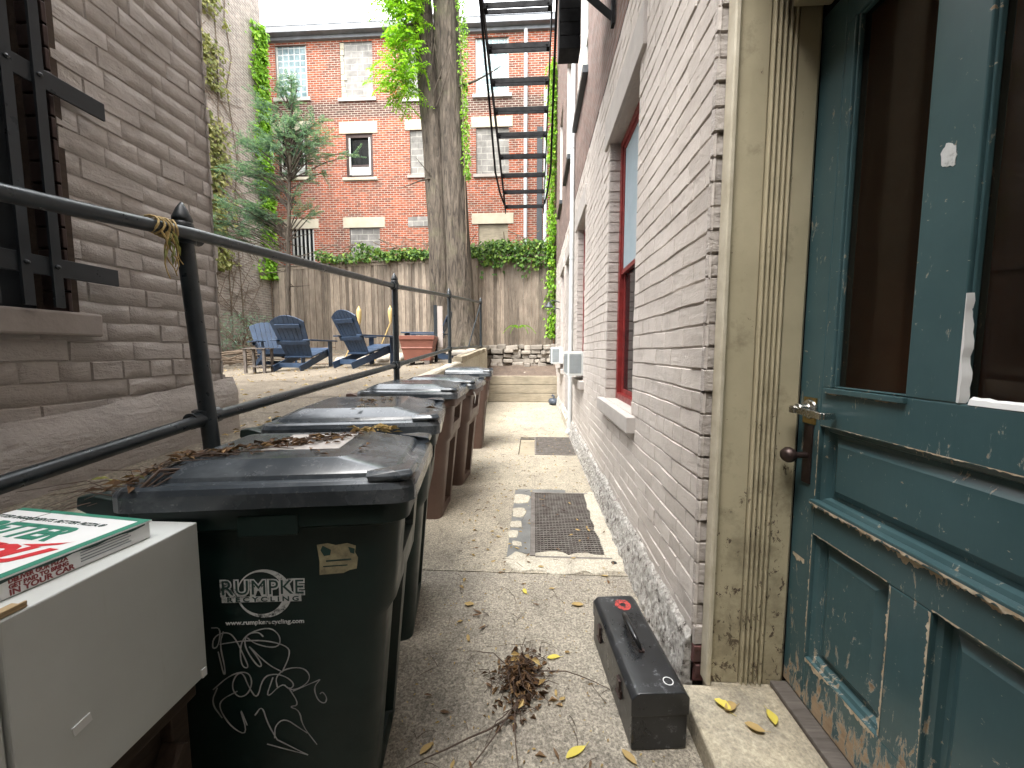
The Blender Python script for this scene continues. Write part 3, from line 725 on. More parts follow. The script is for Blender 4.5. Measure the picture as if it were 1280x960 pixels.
# ------------------------------------------------------------------ the building on the left
XL = -1.6; YL = 1.905
LB = thing('taupe_brick_building', 'taupe painted brick building with a black barred window beside the patio', 'building', (0,0,0))
LW = (-.35, 1.272, 1.44, 3.9)
TL = lambda u,v,w: (XL - .012 + w, u, v)
m = MB(); bricks(m, TL, -1.2, YL, .98, 5.24, [LW], L=.205, H=.072, J=.0012, JV=.0002, D=.0046, amp=.0019, wav=.009, nu=5, nv=2, bev=.004, seed=21)
backing(m, TL, -6, -1.2, .5, 5.24, []); backing(m, TL, -6, YL, .3, .98, [])
m.build('wall', MAT['wall_left'], LB, smooth=60, recalc=False)
m = MB()
TE = lambda u,v,w: (-u, YL - .012 + w, v); bricks(m, TE, 1.598, 3.2, .98, 5.24, [], L=.205, H=.072, nu=3, nv=1, amp=.004, seed=22)
backing(m, TE, 3.2, 9, .3, 5.24, []); backing(m, TE, 1.598, 3.2, .3, .98, []); m.build('end_wall', MAT['wall_left'], LB, smooth=60, recalc=False)
m = MB(); ny, nz = 90, 12; vs = []                   # parged plinth with a ragged top
for i in range(ny+1):
    y = -3 + (YL+.05+3)*i/ny; top = 1.165 - .105*(YL-y) + .010*N3(y*5,0,1) + .008*N3(y*17,0,4)
    for j in range(nz+1):
        s = j/nz; z = .3 + (top-.3)*s
        x = XL + .030 + .008*N3(y*4,z*4,3) + .004*N3(y*18,z*18,3) - (.028 if j == nz else 0)
        vs.append((x,y,z))
N = nz+1
m.add(vs, [(i*N+j, (i+1)*N+j, (i+1)*N+j+1, i*N+j+1) for i in range(ny) for j in range(nz)])
e = vs[-N:]; m.add(e + [(XL-.3, q[1], q[2]) for q in e], [(j, N+j, N+j+1, j+1) for j in range(nz)])
m.build('plinth', MAT['wall_left'], LB, smooth=70)
m = MB(); m.box(-9, XL-.02, -6, YL-.03, .2, 1.43); m.box(-9, XL-.02, -6, YL-.03, 3.91, 5.22); m.box(-9, XL-.02, 1.29, YL-.03, 1.43, 3.91); m.box(-9, XL-.02, -6, -.37, 1.43, 3.91); m.box(-9, XL-.4, -.37, 1.29, 1.43, 3.91)
m.build('building_body', MAT['dark'], LB)
m = MB(); m.box(-9.1, XL+.08, -6, YL+.1, 5.24, 5.4); m.build('roof', MAT['metal_roof'], LB)
f = MB(); a,b,c,d = LW; xf = XL-.14
f.box(xf-.05, xf, a, a+.06, c, d); f.box(xf-.05, xf, b-.10, b, c, d); f.box(xf-.05, xf, a+.06, b-.10, d-.06, d); f.box(xf-.05, xf, a+.06, b-.1, c, c+.05); f.box(xf-.05, xf, a+.06, b-.1, 2.55, 2.61); f.box(xf-.05,xf,.5,.56,c,d)
win = f.build('window', MAT['dark_metal'], LB)
g = MB(); g.box(xf-.035, xf-.03, a, b-.04, c, d); g.build('screen', MAT['glass_dark'], win)
g = MB(); g.box(XL-.14, XL-.006, b, b+.02, c, d); g.box(XL-.14, XL-.006, a, b, d, d+.02); g.build('jamb', MAT['old_wood'], win)
z = c; q = MB()
while z < d: q.box(XL-.10, XL-.004, b-.012, b-.001+U1(0,.004), z, z+.065); z += .072
q.build('jamb_bricks', MAT['bronze'], win, bevel=.003)
q = MB(); q.box(XL-.14, XL+.035, a-.06, b+.06, c-.085, c-.004); q.build('sill', MAT['stone_taupe'], win, bevel=.008)
gr = MB(); gr.box(XL+.032, XL+.042, a-.1, 1.39, 2.135, 2.195); grille = gr.build('window_bars', MAT['dark_metal'], LB, bevel=.002)
q = MB(); q.box(XL+.032, XL+.042, a-.1, 1.39, 1.545, 1.605); q.build('cross_bar', MAT['dark_metal'], grille, bevel=.002)
for y in (1.195, 1.118, 1.04, .95, .84, .72, .58, .4, .2, 0):
    q = MB(); q.box(XL+.0425, XL+.052, y-.013, y+.013, 1.445, 3.85)
    for z in (1.575, 2.165): q.lathe([(.008,0),(.007,.005),(.002,.008)], 8, (XL+.052, y, z), Matrix.Rotation(math.pi/2,3,'Y'))
    q.build('bar', MAT['dark_metal'], grille)

# ------------------------------------------------------------------ vine covered building at the far left
VB = thing('old_brick_building', 'weathered pinkish brick building with creepers on it, behind the blue chairs', 'building', (-8.3,0,0))
m = MB(); backing(m, lambda u,v,w: (0,u,v), 4, 12.05, .6, 12.6, []); backing(m, lambda u,v,w: (-u, 12.05, v), 0, 6, .6, 12.6, []); backing(m, lambda u,v,w: (-u, 4, v), 0, 6, .6, 12.6, [])
m.build('wall', MAT['brick_vine'], VB); m = MB(); m.box(-6, .1, 3.9, 12.15, 12.6, 12.8); m.build('roof', MAT['metal_roof'], VB)

# ------------------------------------------------------------------ red brick factory across the back
YF = 13.5
FB = thing('red_brick_building', 'three storey red brick building with blocked up windows across the back', 'building', (0,YF,0))
AG = [(-8.83,-7.735,9.96,11.66), (-1.97,-.862,9.85,11.62)]
AB = [(-6.568,-5.449,9.88,11.68), (-4.358,-3.229,9.8,11.6)]
BW = [(-6.462,-5.526,7.29,8.735), (-8.88,-7.86,7.35,8.8)]
BB = [(-4.233,-3.268,7.33,8.79), (-1.966,-.863,7.3,8.8)]
CW = [(-8.56,-7.72,4.5,5.61)]
CP = [(-6.433,-5.36,4.6,5.61), (-1.908,-.892,4.6,5.66)]
TF = lambda u,v,w: (u, -w, v)
allh = AG+AB+BW+BB+CW+CP
m = MB(); backing(m, TF, -12, 5, 0, 11.75, allh); m.build('wall', MAT['brick_far'], FB)
for (a,b,c,d) in allh:
    m = MB(); m.box(a-.02,a,.004,.16,c,d); m.box(b,b+.02,.004,.16,c,d); m.box(a-.02,b+.02,.004,.16,d,d+.02); m.box(a-.02,b+.02,.004,.16,c-.02,c); m.build('reveal', MAT['brick_upper'], FB)
m = MB(); m.box(-12, 5, .2, 6, 0, 11.9); m.build('building_body', MAT['dark'], FB)
m = MB(); m.box(-12.1, 5, -.10, 6, 11.75, 11.86); m.box(-12.1, 5, -.28, 6, 11.86, 12.06); m.prism([(-.30,12.06),(6,12.06),(6,12.3),(-.2,12.12)], -12.1, 5, 'x')
m.build('cornice', MAT['metal_roof'], FB, bevel=.01)
for (a,b,c,d) in AG:
    q = MB(); q.box(a+.06,b-.06,.07,.14,c+.05,d); w = q.build('glass_block_window', MAT['glass_block'], FB)
    q = MB(); q.box(a,a+.06,.05,.15,c,d); q.box(b-.06,b,.05,.15,c,d); q.box(a,b,.05,.15,c,c+.05); q.build('frame', MAT['white_paint'], w)
    q = MB(); q.box(a-.1,b+.1,-.06,.05,c-.11,c-.003); q.build('sill', MAT['stone_paint'], w)
for (a,b,c,d) in AB+BB:
    q = MB(); q.box(a,b,.045,.15,c,d); w = q.build('blocked_window', MAT['block'], FB)
    q = MB(); q.box(a-.1,b+.1,-.05,.045,c-.10,c-.003); q.build('sill', MAT['stone_taupe'] if c < 9 else MAT['stone_paint'], w)
    if c < 9: q = MB(); q.box(a-.16,b+.13,-.02,.1,d+.003,d+.35); q.build('lintel', MAT['lintel'], w, bevel=.01)
    else:
        q = MB()                                       # pale crumbling patch at the jambs
        for k in range(9):
            z = c + .2*k; q.box(a-.002, a+U1(.08,.2), .02, .05, z, z+.19)
        q.build('jamb_patch', MAT['lintel'], w, bevel=.01)
for (a,b,c,d) in BW:
    q = MB(); q.box(a,a+.09,.03,.15,c,d); q.box(b-.09,b,.03,.15,c,d); q.box(a+.09,b-.09,.03,.15,d-.12,d); q.box(a+.09,b-.09,.05,.15,c,c+.1); q.box(a+.09,b-.09,.05,.12,c+.38,c+.44)
    w = q.build('sash_window', MAT['bronze'], FB, bevel=.006)
    q = MB(); q.box(a+.09,a+.15,.02,.03,c+.1,d-.12); q.box(b-.15,b-.09,.02,.03,c+.1,d-.12); q.box(a+.15,b-.15,.04,.05,c+.1,c+.37); q.build('inner_frame', MAT['white_paint'], w)
    q = MB(); q.box(a+.09,b-.09,.10,.11,c+.44,d-.12); q.build('pane', MAT['glass_dark'], w)
    q = MB(); q.box(a-.14,b+.14,-.06,.03,c-.1,c-.003); q.build('sill', MAT['lintel'], w, bevel=.01)
    q = MB(); q.box(a-.22,b+.18,-.02,.03,d+.003,d+.39); q.build('lintel', MAT['lintel'], w, bevel=.01)
for (a,b,c,d) in CW:
    q = MB(); q.box(a,b,.12,.15,c,d); w = q.build('basement_window', MAT['glass_dark'], FB)
    q = MB()
    for k in range(6): x = a + .05 + k*(b-a-.1)/5; q.box(x-.025,x+.025,.04,.07,c,d)
    q.build('bars', MAT['white_paint'], w)
    q = MB(); q.box(a-.22,b+.18,-.02,.05,d+.003,d+.33); q.build('lintel', MAT['lintel'], w, bevel=.01)
for (a,b,c,d) in CP:
    q = MB(); q.box(a,b,.05,.15,c,d); w = q.build('boarded_window', MAT['block'] if a < -3 else MAT['timber'], FB)
    q = MB(); q.box(a-.22,b+.19,-.02,.05,d+.003,d+.36); q.build('lintel', MAT['lintel'], w, bevel=.01)
q = MB(); q.box(-4.352,-3.463,-.015,.05,5.62,5.95); q.build('blocked_vent', MAT['block'], FB)
for x, z0, z1 in ((-.30,3,11.75),(.36,3,9.9)):
    q = MB(); q.tube([(x,-.08,z0),(x,-.08,z1)], .06, 10)
    for z in (4.5,6.5,8.5): q.box(x-.08,x+.08,-.02,.0,z,z+.05)
    q.build('downpipe', MAT['pipe_white'], FB, smooth=50)
q = MB(); q.box(.08,.27,-.05,.02,3,8.75); q.build('shutter', MAT['dark_metal'], FB)
# ------------------------------------------------------------------ railing
RX = -1.26
RG = thing('metal_railing', 'grey pipe railing with finial posts along the edge of the raised patio', 'railing', (RX,0,0))
posts = [(-1.0,1.47), (1.405,1.735), (3.48,1.895), (5.75,2.13), (9.18,2.47)]
def topz(y):
    for (a,za),(b,zb) in zip(posts, posts[1:]):
        if a <= y <= b: return za + (zb-za)*(y-a)/(b-a)
botp = [(-1.0,.80), (1.405,1.046), (3.48,1.18), (5.75,1.345), (9.18,1.435)]
for i, (y, zt) in enumerate(posts):
    lean = -.046 if i == 1 else 0
    g = patio_z(RX, y) - .05; r = .028 if i < 2 else .027
    m = MB(); m.tube([(0.02 if i==1 else 0,y,g),(lean,y,zt+.03)], r, 18)
    p = m.build('post', MAT['rail_metal'], RG, smooth=50)
    m = MB(); z = zt + .03
    m.lathe([(r+.001,z-.002),(r+.006,z),(r+.006,z+.012),(r,z+.016),(r+.004,z+.022),(r+.004,z+.03),(r-.002,z+.045),(r-.009,z+.062),(r-.018,z+.078),(.003,z+.088)], 18, (lean,y,0)); m.build('finial', MAT['rail_metal'], p, smooth=60)
    for zz in (zt, botp[i][1]):
        m = MB(); xx = lean*(zz-g)/(zt-g)
        m.lathe([(r+.0015,zz-.034),(r+.010,zz-.030),(r+.010,zz+.030),(r+.0015,zz+.034)], 18, (xx,y,0))
        s = .06
        m.tube([(xx,y-.062,zz-.004),(xx,y-.030,zz-.002)], .031, 14); m.tube([(xx,y+.030,zz+.002),(xx,y+.062,zz+.005)], .031, 14)
        m.build('collar', MAT['rail_metal'], p, smooth=50)
def curve_pts(kn, off, step=.12):
    out = []
    for (a,za),(b,zb) in zip(kn, kn[1:]):
        n = max(2, int((b-a)/step))
        out += [(0, a+(b-a)*i/n, za+(zb-za)*i/n) for i in range(n)]
    return out + [(0, kn[-1][0], kn[-1][1])]
m = MB(); m.tube(curve_pts([(-3,1.30)]+posts, 0), .0225, 14); m.build('top_rail', MAT['rail_metal'], RG, smooth=50)
m = MB(); m.tube(curve_pts([(-3,.62)]+botp, 0), .0225, 14); m.build('bottom_rail', MAT['rail_metal'], RG, smooth=50)
m = MB(); m.tube([(0,9.12,2.40),(-.28,8.95,1.34)], .016, 8); m.build('brace', MAT['rail_metal'], RG, smooth=50)
# dead creeper tied round the top rail
t = thing('dead_vine', 'dry yellowish vine knotted round the top rail beside the nearest post', 'vine', (RX, 1.27, 1.722))
m = MB()
for k in range(5):
    r = .026+.002*k; m.tube([(r*math.cos(a)*1.0, .016*(k-2)+.006*math.sin(a*2+k), r*math.sin(a)) for a in [2*math.pi*i/12 for i in range(13)]], .0035, 5)
for k in range(5):
    x, z = .025, -.02; pts = []
    for i in range(7): pts.append((x + .006*math.sin(i*1.3+k), .012*(k-2)+.010*math.sin(i*.9+k*2)+.004*i, z - .026*i*(1-.10*k)))
    m.tube(pts, [.004-.0004*i for i in range(7)], 5)
m.build('stem', MAT['bamboo'], t, smooth=60)
m = MB()
for k in range(14): m.leaf((.03+U1(-.01,.01), U1(-.02,.03), U1(-.10,.01)), (U1(-.3,.6),U1(-.5,.5),-1), (1,U1(-.5,.5),.2), U1(.03,.055), .012)
m.build('leaves', MAT['olive'], t, recalc=False)

# ------------------------------------------------------------------ wheeled carts
def rr(z, x0, x1, y0, y1, r, n=4, notch=0, nw=.12):
    P = []
    def arc(cx, cy, a0):
        for i in range(n+1):
            a = a0 + math.pi/2*i/n; P.append((cx + r*math.cos(a), cy + r*math.sin(a), z))
    arc(x1-r, y0+r, -math.pi/2)
    ym = (y0+y1)/2
    for y, d in ((-nw,0),(-nw+.012,notch),(nw-.012,notch),(nw,0)): P.append((x1-d, ym+y, z))
    arc(x1-r, y1-r, 0); arc(x0+r, y1-r, math.pi/2); arc(x0+r, y0+r, math.pi)
    return P
def make_cart(label, cat, body_mat, group):
    t = thing('wheeled_cart', label, cat, group=group)
    hw = lambda z: .23 + .055*z/.9
    xf = lambda z: .225 + .085*z/.9
    xb = lambda z: -.27 - .045*z/.9
    m = MB(); rings = []
    sec = [(.0,.05,0),(.012,.05,.0),(.05,.05,.012),(.055,.05,.07),(.30,.05,.07),(.50,.05,.065),(.56,.05,.012),(.60,.05,.004)]
    for z, r, nt in sec: rings.append(rr(z, xb(z), xf(z)-.018, -hw(z), hw(z), r if z > .005 else .04, notch=nt))
    for z, nt in ((.63,.0),(.72,.0),(.735,.055),(.80,.055),(.83,.012),(.86,0)): rings.append(rr(z, xb(z), xf(z), -hw(z), hw(z), .06, notch=nt, nw=.13))
    for z, e in ((.868,.012),(.872,.020),(.918,.022),(.928,.016),(.928,-.004)): rings.append(rr(z, xb(.9)-e, xf(.9)+e, -hw(.9)-e, hw(.9)+e, .06, notch=0))
    m.loft(rings)
    body = m.build('body', body_mat, t, smooth=35)
    # side grip tab on the rim
    for s in (-1,1): m = MB(); m.box(-.07,.07, s*(hw(.9)+.020)-.007, s*(hw(.9)+.020)+.007, .852,.905); m.build('rim_tab', body_mat, body, bevel=.004)
    # lid: rim, sloping shoulder, raised panel
    m = MB(); X0, X1, Y = -.355, .352, .322
    pr = [(.930,.004,.055),(.926,0,.055),(.962,0,.055),(.976,.007,.055),(.982,.02,.05),(.984,.045,.045),(.994,.052,.045),(1.000,.06,.04)]
    L = [rr(z, X0+e, X1-e, -Y+e, Y-e, r) for z, e, r in pr]
    L.append(rr(1.024, X0+.11, X1-.175, -Y+.10, Y-.10, .03)); L.append(rr(1.027, X0+.12, X1-.182, -Y+.108, Y-.108, .03))
    m.loft(L)
    lid = m.build('lid', MAT['lid'], t, smooth=12)
    for s in (-1,1):
        m = MB(); m.loft([[(X1-.02, s*.20, .980),(X1-.02, s*.312, .980),(X1-.11, s*.312, .980),(X1-.11,s*.305,.980)],
                [(X1-.003, s*.19, .993),(X1-.003, s*.300, .993),(X1-.03, s*.320, .993),(X1-.12,s*.314,.993)],
                [(X1-.008, s*.19, 1.006),(X1-.012, s*.292, 1.006),(X1-.045, s*.306, 1.006),(X1-.12,s*.29,1.004)]])
        m.build('lid_grip', MAT['lid'], lid, bevel=.004)
    # hinge arms and handle bar at the back
    m = MB(); m.tube([(-.415,-.27,.935),(-.415,.27,.935)], .017, 12)
    for y in (-.262,0,.262): m.prism([(-.30,.90),(-.405,.912),(-.435,.93),(-.432,.958),(-.40,.962),(-.31,.935)], y-.02, y+.02)
    m.build('handle', body_mat, t, bevel=.004, smooth=40)
    for y in (-.235,.235):
        m = MB(); m.lathe([(.03,-.028),(.095,-.028),(.105,-.018),(.105,.018),(.095,.028),(.03,.028)], 24, (-.29,y,.105), Matrix.Rotation(math.pi/2,3,'X'))
        m.build('wheel', MAT['black_rubber'], t, smooth=40)
    m = MB(); m.tube([(-.29,-.25,.105),(-.29,.25,.105)], .012, 8); m.build('axle', MAT['dark_metal'], t)
    return t, body, lid
GC = 'wheeled carts lined up along the alley'
c1, body1, lid1 = make_cart('nearest dark green cart with white scribbles on its side and leaves strewn over its lid', 'bin', MAT['green_plastic'], GC)
c2 = copy_tree(c1); c2['label'] = 'second cart in the row, dark green, its black lid showing just past the nearest lid'
c1.location = (-.680,1.098,0); c1.rotation_euler.z = R(9); c1.scale.y = .75
c2.scale = (1,1,1.035); c2.location = (-.79,1.80,0); c2.rotation_euler.z = R(11)
c3, _, _ = make_cart('brown cart standing just behind the two green ones, its whole side showing', 'bin', MAT['brown_plastic'], GC)
c3.location = (-.945,3.09,0); c3.scale = (1.08,1,1.03); c3.rotation_euler.z = R(1)
c4 = copy_tree(c3); c4['label'] = 'middle one of the three brown carts, with a pale strip at its lid corner'
c4.location = (-.905,3.86,0); c4.rotation_euler.z = R(-3)
c5 = copy_tree(c3); c5['label'] = 'farthest brown cart at the end of the row, nearest the timber wall'
c5.location = (-.915,5.28,0); c5.rotation_euler.z = R(4); c5.scale = (1.0,1,1.06)
m = MB(); m.loft([[(.318,-.26,.93),(.318,-.20,.93)],[(.345,-.275,.86),(.345,-.225,.86)],[(.335,-.25,.80),(.335,-.235,.78)]], cap=False, close=False)
m.build('torn_strip', MAT['white_decal'], c4)

# print on the near side of cart 1; (x, z) on the sloping face
def FP(x, z, d=.0015): return Vector((x, -(.23+.055*z/.9) - d, z))
FX = Vector((1,0,0)); FZ = (FP(0,.9)-FP(0,0)).normalized()
def flat(m, pts, d): m.add([FP(a,b,d) for a,b in pts], [tuple(range(len(pts)))])
def ribbon(m, pts, w, d):
    # smooth the stroke then lay a thin ribbon on the face
    P = pts
    for _ in range(2):
        q = [P[0]]
        for a, b in zip(P, P[1:]): q += [(a[0]*.75+b[0]*.25, a[1]*.75+b[1]*.25), (a[0]*.25+b[0]*.75, a[1]*.25+b[1]*.75)]
        P = q + [P[-1]]
    vs = []
    for i, p in enumerate(P):
        a = P[max(i-1,0)]; b = P[min(i+1,len(P)-1)]; dx, dz = b[0]-a[0], b[1]-a[1]; l = math.hypot(dx,dz) or 1
        ww = w*(.75+.35*N3(i*.35,0,p[0]*9)); n = (-dz/l*ww/2, dx/l*ww/2)
        vs += [FP(p[0]+n[0], p[1]+n[1], d), FP(p[0]-n[0], p[1]-n[1], d)]
    m.add(vs, [(2*i,2*i+1,2*i+3,2*i+2) for i in range(len(P)-1)])
m = MB(); n = 40; cx, cz, r = -.030, .690, .066       # crescent ring
o_ = [(cx+r*math.cos(2*math.pi*i/n), cz+r*math.sin(2*math.pi*i/n)) for i in range(n)]
i_ = [(cx-.008+.054*math.cos(2*math.pi*i/n), cz+.002+.0575*math.sin(2*math.pi*i/n)) for i in range(n)]
m.add([FP(*p,.0015) for p in o_+i_], [(i,(i+1)%n,n+(i+1)%n,n+i) for i in range(n)])
m.build('ring_emblem', MAT['white_decal'], body1, recalc=False)
m = MB(); flat(m, [(-.132,.672),(.058,.664),(.058,.680),(-.132,.688)], .0022); m.build('white_bar', MAT['white_decal'], body1, recalc=False)
sl = -.042
fx = Vector((1,0,sl))
def ftext(name, s, size, mat, x, z, d, **k): return text_obj(name, s, size, mat, body1, frameM(FP(x,z,d), FP(x+1,z+sl,d)-FP(x,z,d), FZ), **k)
ftext('lettering', 'RUMPKE', .056, MAT['white_decal'], -.134, .6925, .0024, bold=.0042, xs=.90, spacing=1.08)
ftext('lettering', 'RUMPKE', .056, MAT['ink_dark'], -.133, .6935, .0031, bold=.0, xs=.90, spacing=1.08)
ftext('lettering', 'RECYCLING', .018, MAT['ink_dark'], -.120, .6735, .0031, bold=.0004, xs=1.3, spacing=1.5)
ftext('lettering', 'www.rumpkerecycling.com', .0165, MAT['white_decal'], -.128, .611, .0024, bold=.0004, xs=1.04)
m = MB(); flat(m, [(.104,.815),(.13,.818),(.150,.812),(.178,.816),(.199,.808),(.196,.79),(.203,.775),(.198,.745),(.18,.742),(.165,.735),(.106,.733),(.108,.77)], .0022)
m.build('sticker', MAT['sticker'], body1, recalc=False)
m = MB()
for pts in ([(.112,.80),(.118,.812),(.138,.80),(.135,.786),(.120,.784)], [(.180,.806),(.196,.80),(.194,.786),(.184,.79)], [(.124,.772),(.186,.774),(.186,.770),(.124,.768)], [(.116,.757),(.176,.758),(.176,.755),(.116,.754)]): flat(m, pts, .0028)
m.build('sticker_wear', MAT['ink_dark'], body1, recalc=False)
ST = [[(-.163,.606),(-.14,.605),(-.15,.553),(-.166,.547),(-.159,.582),(-.129,.593),(-.11,.578),(-.091,.519),(-.082,.485),(-.1,.491),(-.1,.548),(-.082,.582),(-.027,.599),(-.002,.576),(-.001,.547),(-.02,.538),(-.061,.552),(-.08,.572)],
 [(-.147,.559),(-.09,.565),(-.03,.56),(.02,.538),(.018,.509),(-.001,.47)], [(-.135,.594),(-.147,.559),(-.139,.487),(-.144,.466),(-.152,.539)],
 [(-.041,.572),(-.052,.587),(-.082,.582),(-.089,.547),(-.061,.487),(-.048,.49),(-.069,.535),(-.082,.554),(-.036,.492),(-.001,.467)],
 [(-.174,.432),(-.128,.472),(-.086,.478),(-.076,.445),(-.092,.409),(-.116,.404),(-.129,.435),(-.116,.47),(-.098,.476),(-.087,.431),(-.069,.392),(-.051,.457),(-.02,.465),(.01,.451),(.027,.427),(.011,.414),(-.003,.437),(-.05,.39),(-.026,.454)],
 [(-.017,.424),(-.02,.454),(.006,.477),(.049,.477),(.067,.453),(.059,.428),(.02,.409),(-.001,.43)], [(.02,.409),(.091,.437)],
 [(.091,.437),(.073,.415),(.081,.376),(.099,.363),(.106,.381),(.095,.401),(.088,.394)],
 [(.011,.421),(.035,.366),(.007,.365),(.034,.351),(.038,.304),(.072,.242)], [(.05,.28),(.031,.297),(-.005,.332),(-.031,.312),(-.034,.274)],
 [(-.115,.423),(-.159,.401),(-.162,.372),(-.137,.316),(-.099,.289),(-.115,.382),(-.099,.32)], [(-.078,.348),(-.058,.376),(-.049,.322),(-.028,.269)],
 [(-.028,.269),(.047,.213)], [(.047,.214),(.001,.234),(-.054,.259)], [(-.162,.438),(-.181,.396),(-.158,.349)]]
m = MB()
for i, s in enumerate(ST): ribbon(m, s, .0042, .0026+.00012*i)
m.build('scribble', MAT['graf'], body1, recalc=False)
m = MB(); m.box(-.09,.12,-.10,.17,1.0265,1.0280); m.build('lid_sticker', MAT['stone_paint'], lid1)

# leaf litter on the lids (cart 1 frame)
M1 = Matrix.Translation(c1.location) @ Matrix.Rotation(R(9),4,'Z') @ Matrix.Diagonal((1,.75,1,1))
def lid_z(x, y):
    e = min(x+.355, .352-x, y+.322, .322-y)
    return .984 if e < .05 else min(1.028, .995 + (e-.05)*.55)
t = thing('leaf_litter', 'drift of brown dead leaves and stalks lying across the nearest black lid', 'dead leaves'); t.matrix_world = M1
m = MB(); rnd = random.Random(4)
for i in range(215):
    s = rnd.random()**1.15; x = -.345 + .47*s + rnd.gauss(0,.012); y = -.285 + .40*s + rnd.gauss(0,.026+.02*(s<.15))
    z = lid_z(x,y) + rnd.uniform(.001,.014)
    a = rnd.uniform(0,6.28); L = rnd.uniform(.015,.045)
    m.leaf((x,y,z), (math.cos(a),math.sin(a),rnd.uniform(-.1,.35)), (rnd.uniform(-.4,.4),rnd.uniform(-.4,.4),1), L, L*rnd.uniform(.25,.5), rnd.uniform(.1,.5))
for i in range(18):
    x, y = rnd.uniform(-.1,.2), rnd.uniform(-.25,.1); a = rnd.uniform(0,6.28)
    m.leaf((x,y,lid_z(x,y)+.003), (math.cos(a),math.sin(a),.1), (.2,.1,1), .03, .012)
m.build('leaves', MAT['dead_leaf'], t, recalc=False)
m = MB()
for i in range(46):
    s = rnd.random(); x = -.34+.42*s; y = -.28+.36*s+rnd.gauss(0,.02); a = rnd.gauss(.8,.6); l = rnd.uniform(.05,.13); z = lid_z(x,y)+.006
    m.tube([(x,y,z),(x+l*.5*math.cos(a),y+l*.5*math.sin(a),lid_z(x+l*.5*math.cos(a),y+l*.5*math.sin(a))+rnd.uniform(.004,.016)),(x+l*math.cos(a+.2),y+l*math.sin(a+.2),lid_z(x+l*math.cos(a),y+l*math.sin(a))+.006)], .0013, 4)
m.build('stalks', MAT['drystem'], t)
t['kind'] = 'stuff'
t = thing('yellow_leaves', 'small heap of yellow leaves on the far front edge of the nearest lid', 'dead leaves'); t.matrix_world = M1
m = MB()
for i in range(34):
    x, y = rnd.gauss(.175,.035), rnd.gauss(.215,.022); a = rnd.uniform(0,6.28); L = rnd.uniform(.03,.055)
    m.leaf((x,y,lid_z(x,y)+rnd.uniform(.002,.022)), (math.cos(a),math.sin(a),rnd.uniform(-.1,.3)), (rnd.uniform(-.5,.5),rnd.uniform(-.5,.5),1), L, L*.36, rnd.uniform(.1,.4))
m.build('leaves', MAT['leaf_tan'], t, recalc=False); t['kind'] = 'stuff'
m = MB(); M2 = Matrix.Translation(c2.location) @ Matrix.Rotation(R(11),4,'Z') @ Matrix.Diagonal((1,1,1.035,1))
for i in range(30):
    x, y = rnd.gauss(.02,.03), rnd.gauss(-.06,.12); a = rnd.uniform(0,6.28); L = rnd.uniform(.02,.04)
    m.leaf((x,y,1.031), (math.cos(a),math.sin(a),.15), (rnd.uniform(-.4,.4),.2,1), L, L*.4)
m.leaf((.27,-.1,1.006),(1,-.4,.1),(0,.2,1),.07,.025)
o = m.build('leaf_scatter', MAT['dead_leaf'], recalc=False); o.matrix_world = M2; tag(o, 'few dry leaves on the second black lid', 'dead leaves', kind='stuff')
# dry stems poking up behind the handle corner
t = thing('dry_stems', 'tangle of dry brown stems at the handle corner of the nearest cart', 'stems', (-1.0,.88,.93))
m = MB()
for i in range(26):
    a = rnd.uniform(1.2,4.2); l = rnd.uniform(.08,.22); e = rnd.uniform(-.1,.5); p = (rnd.uniform(-.04,.06), rnd.uniform(-.03,.12), rnd.uniform(-.01,.03))
    m.tube([p, (p[0]+l*.5*math.cos(a), p[1]+l*.5*math.sin(a), p[2]+l*e*.7), (p[0]+l*math.cos(a+.3), p[1]+l*math.sin(a+.3), p[2]+l*e*.6)], [.0018,.0014,.0008], 4)
for k in range(3): m.tube([(.07+.012*k,-.06,.0),(.075+.01*k,-.05,.045),(.10+.01*k,-.02,.085-.01*k),(.15,.03,.075)], .0042 if k == 0 else .0022, 6)
m.build('stems', MAT['drystem'], t, smooth=60)
m = MB()
for i in range(9): m.leaf((U1(-.08,.1),U1(-.03,.12),U1(.0,.07)), (U1(-1,1),U1(-1,1),U1(-.3,.6)), (U1(-.4,.4),U1(-.4,.4),1), U1(.02,.045), .014)
m.build('leaves', MAT['olive'], t, recalc=False)

# ------------------------------------------------------------------ cabinet, pizza box and the crate under them
CX0, CX1, CY0, CY1, CZ0, CZ1 = -1.215, -.782, .462, .826, .528, .905
t = thing('white_cabinet', 'white enamelled metal cabinet lying on a dark wooden stand in front of the green cart', 'cabinet', (0,0,0))
m = MB(); m.box(CX0, CX1, CY0+.028, CY1, CZ0, CZ1); m.build('body', MAT['white_cab'], t, bevel=.003, seg=2)
m = MB(); m.box(CX0+.004, CX1-.004, CY0, CY0+.026, CZ0+.004, CZ1-.004); m.build('door', MAT['white_cab'], t, bevel=.008, seg=3)
m = MB(); m.obox((CX1+.0012, .575, .655), (.003, .027, .016), Matrix.Rotation(.15,3,'X')); m.build('tape_scrap', MAT['card_white'], t)
m = MB(); m.obox((CX1+.001, CY1-.012, CZ0+.012), (.006,.012,.02)); m.build('corner_chip', MAT['card_white'], t)
t = thing('wooden_stand', 'dark brown wooden stand under the white cabinet', 'stand', (0,0,0))
m = MB(); m.box(CX0+.03, CX1-.012, CY0+.03, CY1-.02, .49, .525); m.build('top_board', MAT['old_wood'], t, bevel=.004)
for x in (CX0+.05, CX1-.05):
    for y in (CY0+.06, CY1-.05):
        m = MB(); m.box(x-.022,x+.022,y-.022,y+.022,0,.489); m.build('leg', MAT['old_wood'], t, bevel=.004)
m = MB(); m.board((CX1-.022,CY0+.08,.10),(CX1-.022,CY1-.07,.42),.05,.014); m.build('brace', MAT['old_wood'], t)
